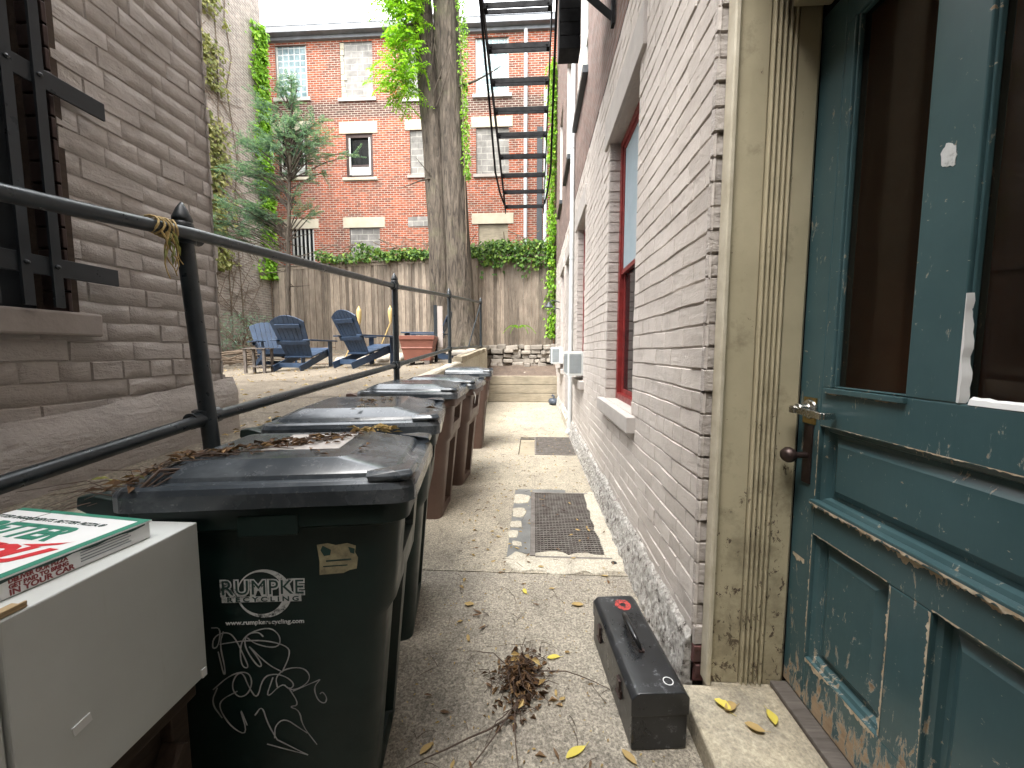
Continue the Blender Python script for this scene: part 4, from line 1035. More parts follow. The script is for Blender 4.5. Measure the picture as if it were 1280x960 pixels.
m = MB(); m.box(CX0+.07,CX1-.05,CY0+.05,CY1-.04,.16,.19); m.build('shelf', MAT['old_wood'], t)
m = MB(); m.box(CX1-.074, CX1-.054, CY0+.0825, CY1-.0725, .19, .47); m.build('side_board', MAT['old_wood'], t)

PR = R(-7)   # the pizza box is turned a little
t = thing('pizza_box', 'white pizza box with green edges and red lettering on top of the white cabinet', 'box', (-.815,.748,CZ1+.001), PR)
S, H_ = .355, .037
m = MB(); m.box(-S,0,-S,0,0,H_-.003); base = m.build('base', MAT['card_white'], t, bevel=.0015)
m = MB(); m.box(-S-.002,.0025,-S-.002,.003,H_-.0028,H_); lid = m.build('lid', MAT['card_white'], t)
m = MB(); m.box(-.016,.0018,-S,.002,H_+.0002,H_+.0008); m.box(-S,-.016,-.009,.002,H_+.0002,H_+.0008)
pts = [(.0028,-S)]; 
for i in range(24):
    y = -S + (S)*i/23; pts.append((.0028, y))
m.build('green_border', MAT['ink_green'], lid)
m = MB()                                              # torn dark slit between lid and side
vs = []
for i in range(60):
    y = -S + (S-.01)*i/59; h = .004 + .0028*abs(N3(y*40,0,3)) + .0015*math.sin(i*.6)
    vs.append([(.0012,y,H_-.003-h),(.0016,y,H_-.0029)])
m.loft(vs, cap=False, close=False); m.build('slit', MAT['ink_dark'], base)
top = lambda x, y: frameM((x,y,H_+.0006), (1,0,0), (0,1,0))
text_obj('lettering', 'BETTER INGREDIENTS. BETTER PIZZA.\u00ae', .0165, MAT['ink_dark'], lid, top(-.062,-.044), shear=.3, align='RIGHT', xs=1.05)
text_obj('lettering', 'BETTER', .072, MAT['ink_green'], lid, top(-.098,-.108), bold=.003, shear=.35, align='RIGHT', xs=.92)
text_obj('lettering', 'YOU', .072, MAT['ink_red'], lid, top(-.058,-.182), bold=.0045, shear=.45, align='RIGHT', xs=1.2)
m = MB()                                              # brush swash under the red word
sw = [(-.09,-.098),(-.05,-.090),(-.012,-.078),(-.004,-.072),(-.02,-.088),(-.055,-.102)]
m.add([(a-.03,b-.028,H_+.0007) for a,b in sw], [tuple(range(len(sw)))]); m.build('swash', MAT['ink_red'], lid, recalc=False)
side = lambda y, z: frameM((.0006,y,z), (0,1,0), (0,0,1))
for s, sz, z in (('DELIVER OUR PIZZA',.0100,.0235),('GET PAID TO BRING',.0100,.0140),('IN YOUR CAR',.0135,.0030)): text_obj('lettering', s, sz, MAT['ink_wine'], base, side(-.207,z), bold=.0004, xs=.80 if sz < .012 else .95)
m = MB()
for k in range(4):
    z = .0255-.0055*k
    m.box(.0002,.0008,-.116,-.040+.004*(k%2),z,z+.0018)
m.build('small_print', MAT['ink_grey'], base)
m = MB(); m.tube([(.0008,-.275,.006),(.0008,-.275,.018),(.0008,-.262,.022),(.0008,-.255,.029),(.0008,-.24,.029),(.0008,-.233,.022),(.0008,-.228,.018),(.0008,-.228,.006),(.0008,-.275,.006)], .0007, 4); m.build('car_drawing', MAT['ink_wine'], base)
t2 = thing('card_strip', 'narrow strip of folded cardboard lying beside the pizza box', 'cardboard', (-.783,.44,CZ1+.001), R(-1))
m = MB(); m.box(-.03,-.002,-.06,.085,0,.004); m.box(-.006,-.002,-.06,.085,.004,.010); m.build('strip', MAT['card_kraft'], t2, bevel=.001)

# ------------------------------------------------------------------ toolbox
def scrawl():
    t = NT('smeared_red_paint'); m = t.ramp(t.noise(70, 7, .8), [(.42,(.03,.02,.02)),(.5,(.34,.035,.03)),(.7,(.46,.07,.05))]); return t.fin(m, .6)
MAT['red_scrawl'] = scrawl()
t = thing('toolbox', 'scuffed black metal toolbox with a red spot on its lid, on the alley floor', 'toolbox', (.392,1.425,0), R(5.5))
W, Lh, H1, H2 = .092, .245, .142, .205
m = MB(); m.box(-W,W,-Lh,Lh,.002,H1); m.build('body', MAT['toolbox'], t, bevel=.006, seg=3)
m = MB(); a = .004
prof = [(-W-a,H1-.018),(-W-a,H2-.022),(-W+.012,H2-.004),(-W+.024,H2),(W-.024,H2),(W-.012,H2-.004),(W+a,H2-.022),(W+a,H1-.018)]
m.prism(prof, -Lh-a, Lh+a); lid = m.build('lid', MAT['toolbox'], t, bevel=.004, seg=3, smooth=35)
for s in (-1,1): m = MB(); m.obox((.0,s*.075,H2+.004),(.022,.016,.008)); m.build('handle_bracket', MAT['bronze'], lid, bevel=.002)
m = MB(); pts = [(0,-.075,H2+.004),(-.008,-.077,H2+.022),(-.016,-.066,H2+.040),(-.020,-.035,H2+.047),(-.020,.035,H2+.047),(-.016,.066,H2+.040),(-.008,.077,H2+.022),(0,.075,H2+.004)]
m.tube(pts, [.005,.007,.010,.0115,.0115,.010,.007,.005], 12); m.build('handle', MAT['blackpaint'], t, smooth=50)
for y in (-.13,.13):
    m = MB(); m.box(-W-.009,-W-.0005,y-.018,y+.018,H1-.055,H1-.022); m.box(-W-.012,-W-.003,y-.015,y+.015,H1-.030,H1+.012); m.tube([(-W-.010,y-.02,H1-.045),(-W-.010,y+.02,H1-.045)], .004, 8)
    m.build('latch', MAT['bronze'], t, bevel=.002)
m = MB(); pts = []
for i in range(30):
    q = 2*math.pi*i/30; r = .034*(1+.25*N3(math.cos(q)*2,math.sin(q)*2,8)); pts.append((r*math.cos(q)+.018+.004*N3(q*9,0,1), .185+r*1.0*math.sin(q)+.006*N3(q*9,0,5)))
m.add([(a,b,H2+.0008) for a,b in pts] + [(.018+.012*math.cos(2*math.pi*i/30), .185+.012*math.sin(2*math.pi*i/30), H2+.0008) for i in range(30)], [(i,(i+1)%30,30+(i+1)%30,30+i) for i in range(30)])
m.build('red_spot', MAT['red_scrawl'], lid, recalc=False)
m = MB()
for (cx,cy,r) in ((.042,-.205,.017),): m.add([(cx+q*math.cos(2*math.pi*i/28), cy+q*math.sin(2*math.pi*i/28), H2+.0009) for q in (r,r-.003) for i in range(28)], [(i,(i+1)%28,28+(i+1)%28,28+i) for i in range(28)])
m.build('ring_stain', MAT['white_decal'], lid, recalc=False)
# ------------------------------------------------------------------ area grate and cover in the alley floor
t = thing('floor_grate', 'rusty grey floor grate set in a crumbling mortar patch beside the stucco', 'grate', (0,0,0))
MAT['grate'] = simple('rusty_grey_iron', (.17,.155,.14), (.075,.06,.05), 14, .7, .4, 60, .002)
MAT['plate'] = simple('grey_tread_plate', (.17,.17,.16), (.10,.10,.095), 7, .6, .5, 130, .002)
m = MB()
y = GY0 + .02
while y < GY1 - .02:
    m.box(GX0+.012, GX1-.004, y, y+.009, -.03, .006); y += .027
m.build('bars', MAT['grate'], t)
m = MB(); x = GX0 + .02
while x < GX1: m.box(x, x+.004, GY0+.004, GY1-.004, -.026, .003); x += .024
m.build('cross_rods', MAT['grate'], t)
m = MB(); m.box(GX0-.022,GX0+.011,GY0,GY1,-.03,.013); m.box(GX0+.011,GX1,GY1-.012,GY1+.012,-.03,.009); m.box(GX0+.011,GX1,GY0-.012,GY0+.006,-.03,.009)
m.build('frame', MAT['grate'], t, bevel=.002)
m = MB(); m.box(-.165, GX0-.0225, GY0-.02, GY1+.09, .0005, .006); m.box(GX0-.0225, .30, GY1+.0125, GY1+.09, .0005, .006); m.build('tread_plate', MAT['plate'], t)
def blob(x0, x1, y0, y1, z, seed, amp=.03, n=60, th=.012):
    m = MB(); P = []
    for i in range(n):
        a = 2*math.pi*i/n; ca, sa = math.cos(a), math.sin(a); k = 1/max(abs(ca),abs(sa))**.75
        px = (x0+x1)/2 + (x1-x0)/2*ca*k; py = (y0+y1)/2 + (y1-y0)/2*sa*k
        P.append((px + amp*N3(px*9,py*9,seed), py + amp*N3(px*9,py*9,seed+5)))
    cx, cy = (x0+x1)/2, (y0+y1)/2
    r = lambda s, zz: [(cx+(a-cx)*s, cy+(b-cy)*s, zz) for a,b in P]
    m.loft([r(1,.0005), r(.985,z*.7), r(.93,z)], cap=False); m.add(r(.93,z)+[(cx,cy,z)], [(i,(i+1)%n,n) for i in range(n)])
    return m
blob(-.17,.56,2.19,2.40,.0075,1,.05).build('mortar_patch', MAT['patch'], t, smooth=50)
blob(.455,.60,2.25,3.50,.0085,3,.022).build('mortar_patch', MAT['patch'], t, smooth=50)
for i, (x,y,a,b) in enumerate(((-.10,3.30,.07,.10),(-.11,3.02,.065,.09),(-.13,2.80,.045,.05),(-.135,2.64,.03,.05),(-.10,2.50,.04,.035))):
    blob(x-a,x+a,y-b,y+b,.010,10+i,.03).build('mortar_lump', MAT['patch'], t, smooth=50)
m = MB(); m.lathe([(.016,.004),(.018,.0088),(.010,.0092)], 12, (.50,2.30,0)); m.build('pipe_hole', MAT['dark'], t)
t = thing('floor_hatch', 'grey mesh hatch in the alley floor, beyond the rusty grate', 'hatch', (0,0,0))
m = MB(); m.box(HX0+.01,.02,HY0+.02,HY1-.12,-.09,-.012); m.build('timber_cover', MAT['timber'], t)
m = MB()
y = HY0+.03
while y < HY1-.02: m.box(.04,HX1-.01,y,y+.014,-.02,.004); y += .03
m.build('bars', MAT['grate'], t)
m = MB(); m.box(.02,.04,HY0,HY1,-.05,.008); m.box(HX1-.01,HX1,HY0,HY1,-.05,.008); m.box(HX0,.02,HY1-.11,HY1-.08,-.05,.006); m.box(.04,HX1-.01,HY0,HY0+.025,-.05,.008); m.box(.04,HX1-.01,HY1-.02,HY1,-.05,.008)
m.build('frame', MAT['grate'], t); m = MB(); m.box(.04,HX1-.01,HY0+.02,HY1-.02,-.05,-.03); m.build('pit', MAT['dark'], t)

# ------------------------------------------------------------------ fallen leaves
rnd = random.Random(11)
t = thing('dead_leaf_pile', 'tangled clump of brown dead leaves and twigs in the middle of the alley floor', 'dead leaves', (-.045,1.41,0))
m = MB()
for i in range(520):
    a = rnd.uniform(0,6.28); r = abs(rnd.gauss(0,.052)); x, y = r*math.cos(a)*.9 + .0, r*math.sin(a)*1.6; z = .004 + max(0,.075-r*.8)*rnd.random()
    if rnd.random() < .1: x += rnd.gauss(0,.05); y += rnd.gauss(0,.08); z = .003
    L = rnd.uniform(.016,.042); b = rnd.uniform(0,6.28)
    m.leaf((x,y,z), (math.cos(b),math.sin(b),rnd.uniform(-.3,.7)), (rnd.uniform(-1,1),rnd.uniform(-1,1),1), L, L*rnd.uniform(.25,.6), rnd.uniform(.2,.8))
m.build('leaves', MAT['dead_leaf'], t, recalc=False)
m = MB()
for i in range(10):
    x,y = rnd.gauss(.03,.04), rnd.gauss(.0,.07); a = rnd.uniform(0,6.28)
    m.leaf((x,y,rnd.uniform(.03,.075)), (math.cos(a),math.sin(a),.2), (rnd.uniform(-.6,.6),-.5,1), .04, .017, .4)
m.build('pale_leaves', MAT['leaf_tan'], t, recalc=False)
m = MB()
def twig(p, a, l, r, bend=.6, lift=.02, n=7):
    pts = []; x, y = p
    for i in range(n):
        s = i/(n-1); pts.append((x, y, .004 + lift*math.sin(math.pi*s)*rnd.uniform(.6,1.2))); x += l/(n-1)*math.cos(a); y += l/(n-1)*math.sin(a); a += bend/(n-1)*rnd.uniform(.4,1.6)
    m.tube(pts, [r*(1-.6*i/(n-1)) for i in range(n)], 5)
for a, l, r, b in ((-2.35,.42,.0040,-.5),(-1.95,.40,.0034,-.7),(-.1,.34,.0032,-.15),(-1.65,.30,.003,.3),(2.5,.26,.003,.5),(-2.7,.20,.0025,.8),(1.3,.2,.0022,.3),(.5,.22,.0022,.6),(1.9,.22,.002,-.4)): twig((rnd.gauss(0,.02), -.09+rnd.gauss(0,.03) if abs(a) > .3 and a < 0 else rnd.gauss(0,.04)), a, l, r, b, .03)
for i in range(70):
    a = rnd.uniform(0,6.28); q = abs(rnd.gauss(0,.05)); x, y = q*math.cos(a), q*1.5*math.sin(a); b = rnd.uniform(0,6.28); l = rnd.uniform(.04,.13); z = .01+max(0,.07-q*.7)*rnd.random()
    m.tube([(x,y,z),(x+l*.5*math.cos(b),y+l*.5*math.sin(b),z+rnd.uniform(0,.04)),(x+l*math.cos(b+.4),y+l*math.sin(b+.4),max(.004,z+rnd.uniform(-.03,.03)))], .0014, 4)
m.build('twigs', MAT['drystem'], t)

def leafmesh(mat, L, w, curl=.3, seed=0):
    """one fallen leaf, a curled pointed blade with a stalk"""
    r2 = random.Random(seed); m = MB(); n = 7; rows = []
    for i in range(n):
        s = i/(n-1); hw = w/2*math.sin(math.pi*min(1,s*.93+.03))**.8; z = .004+.35*curl*L*(s-.45)**2 + .002*r2.random(); bend = .10*L*math.sin(s*2.2+seed)
        rows.append([(bend-hw, s*L, z+curl*hw*.9), (bend, s*L, z), (bend+hw, s*L, z+curl*hw*(.6+.6*r2.random()))])
    m.loft(rows, cap=False, close=False)
    m.tube([(0,.002,.004),(.002,-.15*L,.006),(.006,-.32*L,.004)], .0008, 4)
    o = m.build('fallen_leaf', mat, smooth=70, recalc=False); return o
specials = [((.175,1.175),'yellow','big yellow-green leaf on the concrete in front of the dead leaf clump and toolbox',.075,.026,2.2,.12),
            ((.118,1.545),'yellow','yellow-green leaf lying between the dead leaf clump and the toolbox',.055,.024,1.7,.1),
            ((.325,1.125),'tan','golden brown leaf at the foot of the toolbox end',.055,.024,.5,.4),
            ((-.30,1.865),'tan','curled tan leaf on the floor well to the left, short of the slab joint',.05,.03,1.5,.5),
            ((-.03,1.97),'yellow','pale yellow leaf halfway between the dead leaf clump and the grate',.045,.022,.4,.4),
            ((.26,1.90),'tan','tan leaf on the floor by the far end of the toolbox',.06,.03,1.8,.4),
            ((-.33,1.16),'tan','tan leaf on the shaded floor beside the front of the nearest cart',.05,.022,2.6,.3)]
for i, ((x,y),c,lab,L,w,rz,cu) in enumerate(specials):
    o = leafmesh(MAT['leaf_yellow'] if c == 'yellow' else MAT['leaf_tan'], L, w, cu, i); o.location = (x,y,.001); o.rotation_euler.z = rz
    tag(o, lab, 'leaf', 'fallen leaves on the alley floor')
for i, ((x,y),mt,lab,rz) in enumerate((((.665,1.235),'leaf_yellow','yellow leaf nearest the fluted jamb on the stone doorstep',.6),((.70,1.262),'leaf_tan','curled tan leaf on the doorstep below the flutes of the jamb',1.9),((.795,1.25),'leaf_yellow','yellow leaf on the doorstep close to the wooden threshold',2.9),((.742,1.175),'leaf_tan','small brown scrap of leaf in the middle of the doorstep',1.2))):
    o = leafmesh(MAT[mt], .055, .03, .7, 20+i); o.location = (x,y,.089); o.rotation_euler.z = rz; tag(o, lab, 'leaf', 'fallen leaves on the doorstep')
protos = [leafmesh(MAT[k], L, w, cu, 30+i) for i, (k,L,w,cu) in enumerate((('leaf_tan',.045,.02,.5),('dead_leaf',.04,.016,.7),('leaf_tan',.035,.018,.9),('dead_leaf',.055,.014,.4)))]
used = set()
def drop(k, x, y, z, lab, grp, s):
    o = protos[k]
    if k in used: o = o.copy(); col.objects.link(o)
    used.add(k); o.location = (x,y,z); o.rotation_euler = (U1(-.2,.2),U1(-.2,.2),U1(0,6.28)); o.scale = (s,s,s); tag(o, lab, 'leaf', grp)
n = 0
while n < 70:
    y = rnd.uniform(1.05,3.4); x = rnd.uniform(-.46,.5)
    if (.2 < x < .53 and 1.1 < y < 1.75) or (abs(x+.04) < .13 and abs(y-1.4) < .2) or (x < -.33-.04*y and y < 3.4): continue
    on = GX0 < x < GX1 and GY0 < y < GY1
    if on and rnd.random() < .3: continue
    k = n % 4; z = .007 if on else .010 if (-.17 < x < .56 and 2.19 < y < 2.4) else .002
    if on: drop(k, x, y, .010, 'dry tan or brown leaf lying on the bars of the rusty floor grate', 'dry leaves on the floor grate', rnd.uniform(.6,.9))
    elif y < 2.17: drop(k, x, y, z, 'small dry brown or tan leaf on the nearest concrete slab of the alley', 'dry leaves on the nearest slab', rnd.uniform(.5,.95))
    else: drop(k, x, y, z, 'small dry leaf on the alley floor around the rusty grate', 'dry leaves around the grate', rnd.uniform(.5,.85))
    n += 1
m = MB()
for i in range(800):
    y = 2.4 + 7.4*rnd.random(); x = rnd.uniform(-.65,.56); 
    if GX0-.02 < x < GX1 and GY0 < y < GY1: continue
    a = rnd.uniform(0,6.28); L = rnd.uniform(.008,.034); m.leaf((x,y,.006), (math.cos(a),math.sin(a),.1), (rnd.uniform(-.4,.4),rnd.uniform(-.4,.4),1), L, L*.45)
for i in range(330):
    y = rnd.uniform(.95,2.3); x = rnd.uniform(-.46,.52); a = rnd.uniform(0,6.28); L = rnd.uniform(.006,.018); m.leaf((x,y,.004), (math.cos(a),math.sin(a),.1), (rnd.uniform(-.4,.4),rnd.uniform(-.4,.4),1), L, L*.4)
for i in range(1100):
    y = rnd.uniform(1.75,10.5); x = rnd.uniform(-6.5,-1.3) if y > 2.2 else rnd.uniform(-1.6,-1.25); a = rnd.uniform(0,6.28); L = rnd.uniform(.02,.06); m.leaf((x,y,pz(x,y)+.012), (math.cos(a),math.sin(a),.1), (rnd.uniform(-.4,.4),rnd.uniform(-.4,.4),1), L, L*.45)
tag(m.build('leaf_litter', MAT['leaf_tan'], recalc=False), 'scraps of dry leaf scattered over the alley and patio floor', 'dead leaves', kind='stuff')
m = MB()
for i in range(60):
    y = rnd.uniform(1.0,2.4); x = rnd.uniform(-.45,.35); twig((x,y), rnd.uniform(0,6.28), rnd.uniform(.03,.10), .0012, rnd.uniform(-1,1), .006, 5)
for i in range(90):
    y = rnd.uniform(2.4,9); x = rnd.uniform(-.6,.5); twig((x,y), rnd.uniform(0,6.28), rnd.uniform(.03,.10), .0016, rnd.uniform(-1,1), .008, 4)
tag(m.build('twig_litter', MAT['drystem']), 'tiny dry twigs scattered over the alley floor', 'twigs', kind='stuff')

# ------------------------------------------------------------------ patio furniture
def make_chair(label):
    t = thing('adirondack_chair', label, 'chair', group='blue slatted garden chairs on the patio')
    for s in (-1,1):
        m = MB(); m.board((s*.265,.36,.33),(s*.265,-.50,.03),.024,.115); m.build('stringer', MAT['chair'], t, bevel=.004)
        m = MB(); m.box(s*.30-.013,s*.30+.013,.27,.37,0,.53); m.build('front_leg', MAT['chair'], t, bevel=.004)
        m = MB(); m.box(s*.335-.07,s*.335+.07,-.40,.42,.532,.556); m.build('arm', MAT['chair'], t, bevel=.006)
    m = MB()
    for i in range(6):
        s = i/5; m.obox((0,.33-.50*s,.372-.148*s+.02),(.56,.088,.022),Matrix.Rotation(.29,3,'X'))
    m.obox((0,.375,.33),(.56,.022,.10)); m.build('seat', MAT['chair'], t, bevel=.004)
    lean = Vector((0,-.42,.90)).normalized(); back = t
    m = MB()
    for k in range(-3,4):
        arch = lambda q: .815 - 1.05*q*q; w = .038
        a = k*.076; b = k*.098; base = Vector((0,-.16,.235))
        n = Vector((0,lean.z,-lean.y)); vs = []
        for off in (-.009,.009):
            for (xx,hh) in ((a-w*.9,0),(a+w*.9,0),(b+w*1.2,arch(b+w*1.2)),(b,arch(b)+.002),(b-w*1.2,arch(b-w*1.2))):
                p = base + lean*hh; vs.append((xx, p.y+n.y*off, p.z+n.z*off))
        m.add(vs, [(0,1,2,3,4),(9,8,7,6,5)] + [(i,(i+1)%5,5+(i+1)%5,5+i) for i in range(5)])
    bk = m.build('backrest', MAT['chair'], t, bevel=.003)
    m = MB()
    for h, w in ((.30,.66),(.62,.50)):
        p = Vector((0,-.16,.235)) + lean*h + Vector((0,-lean.z,lean.y))*.024; m.obox(p,(w,.026,.07),Matrix.Rotation(.43,3,'X'))
    m.build('back_rail', MAT['chair'], bk, bevel=.003)
    m = MB(); m.obox((0,-.37,.09),(.505,.022,.085)); m.build('cross_rail', MAT['chair'], t, bevel=.003)
    return t
ch = make_chair('blue slatted chair seen from behind, beside the small wooden table')
def put(o, x, y, heading, s=.9):
    o.location = (x,y,patio_z(x,y)-.01); o.rotation_euler.z = heading - math.pi/2; o.scale = (s,s,s)
put(ch, -3.90,6.40,R(84),.90)
c_ = copy_tree(ch); c_['label'] = 'blue slatted chair with its dark back to us, just left of the second railing post'; put(c_, -2.80,6.36,R(60),.93)
c_ = copy_tree(ch); c_['label'] = 'blue slatted chair facing us behind the small wooden table'; put(c_, -5.10,7.35,R(-40),.93)
c_ = copy_tree(ch); c_['label'] = 'blue slatted chair seen side on behind the terracotta planter'; put(c_, -2.0,7.15,R(186),.93)
t = thing('side_table', 'small weathered wooden table at the left of the blue chairs', 'table', (-4.40,5.95,patio_z(-4.4,5.95)), R(12)); t.scale = (.85,.85,.95)
m = MB()
for k in range(4): m.box(-.20,.20,-.20+.102*k,-.108+.102*k,.40,.42)
m.build('tabletop', MAT['table_wood'], t, bevel=.004)
for sx in (-1,1):
    for sy in (-1,1): m = MB(); m.box(sx*.16-.022,sx*.16+.022,sy*.16-.022,sy*.16+.022,0,.399); m.build('leg', MAT['table_wood'], t, bevel=.003)
m = MB(); m.box(-.18,.18,-.15,.15,.10,.12); m.build('shelf', MAT['table_wood'], t)
t = thing('planter', 'square terracotta planter on wooden feet beside the railing', 'planter', (-1.86,6.2,patio_z(-1.86,6.2)), R(8))
m = MB()
def sq(h, z): return [(-h,-h,z),(h,-h,z),(h,h,z),(-h,h,z)]
m.loft([sq(.20,.06),(sq(.235,.24)),(sq(.245,.25)),(sq(.245,.262)),(sq(.24,.27)),(sq(.262,.385)),(sq(.275,.39)),(sq(.28,.45)),(sq(.255,.45)),(sq(.25,.40))]); m.build('pot', MAT['terracotta'], t, bevel=.005)
m = MB(); m.box(-.24,.24,-.24,.24,.40,.42); m.build('soil', MAT['soil'], t)
for s in (-1,1): m = MB(); m.box(s*.15-.04,s*.15+.04,-.24,.24,0,.059); m.build('foot', MAT['table_wood'], t)
t = thing('stake', 'dark stake with a pale strip standing behind the terracotta planter', 'stake', (-1.66,6.5,patio_z(-1.66,6.5)))
m = MB(); m.box(-.028,.028,-.012,.012,0,.96); m.build('post', MAT['dark_metal'], t); m = MB(); m.box(.030,.12,-.006,.004,.25,.94); m.build('strip', MAT['stone_taupe'], t)
for lab, x, y in (('pale yellow bamboo torch between the chair with the dark back and the fence',-3.35,7.3),('second bamboo torch, right of the other one and nearer the big tree',-2.85,7.6)):
    t = thing('bamboo_torch', lab, 'torch', (x,y,patio_z(x,y)), 0, 'bamboo torches by the fence')
    m = MB(); m.tube([(-.34,.0,0),(0,0,.76)], .013, 8); m.build('pole', MAT['bamboo'], t)
    m = MB(); m.lathe([(.014,.74),(.030,.79),(.045,.90),(.047,.98),(.038,1.03),(.02,1.05),(.012,1.09)], 12); m.build('canister', MAT['bamboo'], t, smooth=60)
def rock(lab, x, y, s, grp, z=None):
    m = MB(); k = rnd.randrange(999); rings = []
    for j in range(1,7):
        a = math.pi*j/7; rings.append([(s[0]*math.sin(a)*math.cos(b)*(1+.35*N3(math.cos(b)*1.5+k,math.sin(b)*1.5,a)), s[1]*math.sin(a)*math.sin(b)*(1+.35*N3(math.cos(b)*1.5,math.sin(b)*1.5+k,a)), -s[2]*math.cos(a)) for b in [2*math.pi*i/12 for i in range(12)]])
    m.loft(rings); o = m.build('stone', MAT['rock'], smooth=40); o.location = (x,y,(patio_z(x,y) if z is None else z)+s[2]*.5); tag(o, lab, 'stone', grp)
for i in range(16):
    a = 2*math.pi*i/16; rock('rough grey stone in the low ring between the blue chairs', -3.1+.75*math.cos(a), 7.6+.55*math.sin(a), (.13,.10,.09), 'stones of the fire ring')
rock('pale flat stone at the foot of the big tree', -1.55, 7.9, (.26,.18,.10), 'stones by the tree'); rock('dark round stone by the end of the railing', -1.35, 8.5, (.2,.14,.09), 'stones by the tree'); rock('white stone on the dark soil behind the timber wall', -.2, 10.3, (.09,.06,.05), 'stones by the tree', .70)
for i in range(14): rock('small stone on the dark soil behind the timber wall', rnd.uniform(-.6,.5), rnd.uniform(10.2,10.7), (.04,.035,.025), 'small stones on the soil', .74)
t = thing('branch_pile', 'heap of dry fallen branches on the ground at the far left', 'branches', (-6.2,7.9,patio_z(-6.2,7.9)))
m = MB()
for i in range(44):
    p = Vector((rnd.uniform(-1.3,1.4), rnd.uniform(-.9,1.3), rnd.uniform(.02,.28))); a = rnd.gauss(0,.9); l = rnd.uniform(.5,1.6); q = p + Vector((l*math.cos(a),l*math.sin(a)*.6,rnd.uniform(-.15,.25))); r = rnd.uniform(.010,.035)
    q.z = max(q.z,.03); m.tube([p, (p+q)/2+Vector((0,0,rnd.uniform(-.05,.08))), q], [r,r*.85,r*.5], 6)
m.build('branches', MAT['stick'], t, smooth=60)
t = thing('low_shrub', 'straggly grey green shrub against the old brick wall at the far left', 'shrub', (-7.4,9.4,patio_z(-7.4,9.4)+.1))
m = MB()
for i in range(24):
    a = rnd.uniform(0,6.28); l = rnd.uniform(.3,.9); m.tube([(0,0,0),(.3*l*math.cos(a),.3*l*math.sin(a),l*.6),(.8*l*math.cos(a),.8*l*math.sin(a),l)], [.012,.008,.003], 5)
m.build('stems', MAT['stick'], t)
m = MB()
for i in range(700):
    a = rnd.uniform(0,6.28); r = rnd.random()**.6*.8; m.leaf((r*math.cos(a),r*math.sin(a),rnd.uniform(.1,1.0)), (rnd.gauss(0,1),rnd.gauss(0,1),rnd.gauss(0,.5)), (rnd.gauss(0,.5),-.6,1), rnd.uniform(.05,.09), .03)
m.build('leaves', MAT['hemlock'], t, recalc=False)

# ------------------------------------------------------------------ fence
FZ1 = 4.0
def fence(A, B, label, zb):
    A = Vector(A); B = Vector(B); d = (B-A); L = d.length; ang = math.atan2(d.y,d.x)
    t = thing('board_fence', label, 'fence', (A.x,A.y,0), ang)
    m = MB(); x = 0; k = 0
    while x < L-.05:
        w = U1(.098,.125); w = min(w, L-x); z0 = zb(x) + U1(-.02,.02)
        yo = -.018 if k % 2 else .0
        m.box(x+.003, x+w-.003, yo-.009, yo+.009, z0, FZ1-.06+U1(-.012,.012)); x += w - .004; k += 1
    m.build('boards', MAT['fence'], t)
    m = MB(); m.box(-.02,L+.02,-.06,.07,FZ1-.04,FZ1); m.box(0,L,-.034,-.028,FZ1-.13,FZ1-.045); m.build('cap_rail', MAT['fence'], t, bevel=.004)
    m = MB()
    for z in (1.75,2.7,3.6): m.box(0,L,.012,.05,z,z+.09)
    m.build('back_rails', MAT['fence'], t)
    x = .05
    while x < L: m = MB(); m.box(x,x+.09,.052,.14,.9,FZ1-.045); m.build('post', MAT['fence'], t); x += 2.1
fence((-8.28,12.0), (-1.62,11.03), 'long run of grey brown board fence behind the chairs and trees', lambda x: 1.25)
fence((-1.58,11.02), (.56,11.02), 'short run of board fence above the stone wall at the alley end', lambda x: 1.46)
m = MB(); m.box(-.10,.10,-.05,.05,.9,3.9); o = m.build('fence_post', MAT['fence'], loc=(-1.66,10.93,0), bevel=.01); tag(o, 'broad greenish fence post where the two runs of fence meet', 'post')

# ------------------------------------------------------------------ trees
def limb(m, p, d, L, r, n=6, droop=0, wob=.25, sides=7):
    pts = [Vector(p)]; d = Vector(d).normalized(); rs = [r]
    for i in range(n):
        d = (d + Vector((rnd.gauss(0,wob),rnd.gauss(0,wob),rnd.gauss(0,wob)-droop))/n).normalized(); pts.append(pts[-1]+d*L/n); rs.append(r*(1-.8*(i+1)/n))
    m.tube(pts, rs, sides); return pts
TR = thing('twin_trunk_tree', 'tall tree with two fused grey trunks and bright yellow green leaves', 'tree', (-2.02,9.6,1.2))
m = MB()
def trunk(path, rads, seed, sides=22):
    pts = [Vector(p) for p in path]; sm = []; rs = []
    for i in range(len(pts)-1):
        for k in range(8): s = k/8; sm.append(pts[i].lerp(pts[i+1],s)); rs.append(rads[i]+(rads[i+1]-rads[i])*s)
    sm.append(pts[-1]); rs.append(rads[-1]); rings = []
    for p, r in zip(sm, rs):
        rings.append([(p.x+r*(1+.10*N3(math.cos(a)*2,math.sin(a)*2,p.z*.5+seed)+.06*N3(math.cos(a)*7,math.sin(a)*7,p.z*.8+seed))*math.cos(a), p.y+r*(1+.10*N3(math.cos(a)*2,math.sin(a)*2,p.z*.5+seed))*math.sin(a), p.z) for a in [2*math.pi*i/sides for i in range(sides)]])
    m.loft(rings)
trunk([(-.33,-.02,-.2),(-.27,0,.9),(-.30,.02,3),(-.42,.03,5),(-.58,.05,7.2),(-.72,.1,9.0),(-1.2,.3,12)], [.42,.29,.27,.26,.25,.24,.12], 1)
m.build('trunk', MAT['bark'], TR, smooth=60)
m = MB(); trunk([(.34,-.06,-.2),(.22,-.02,.9),(.13,0,3),(.04,.0,5),(-.05,.02,7.2),(-.12,.03,9.0),(.2,.2,13)], [.52,.36,.30,.285,.29,.30,.14], 7)
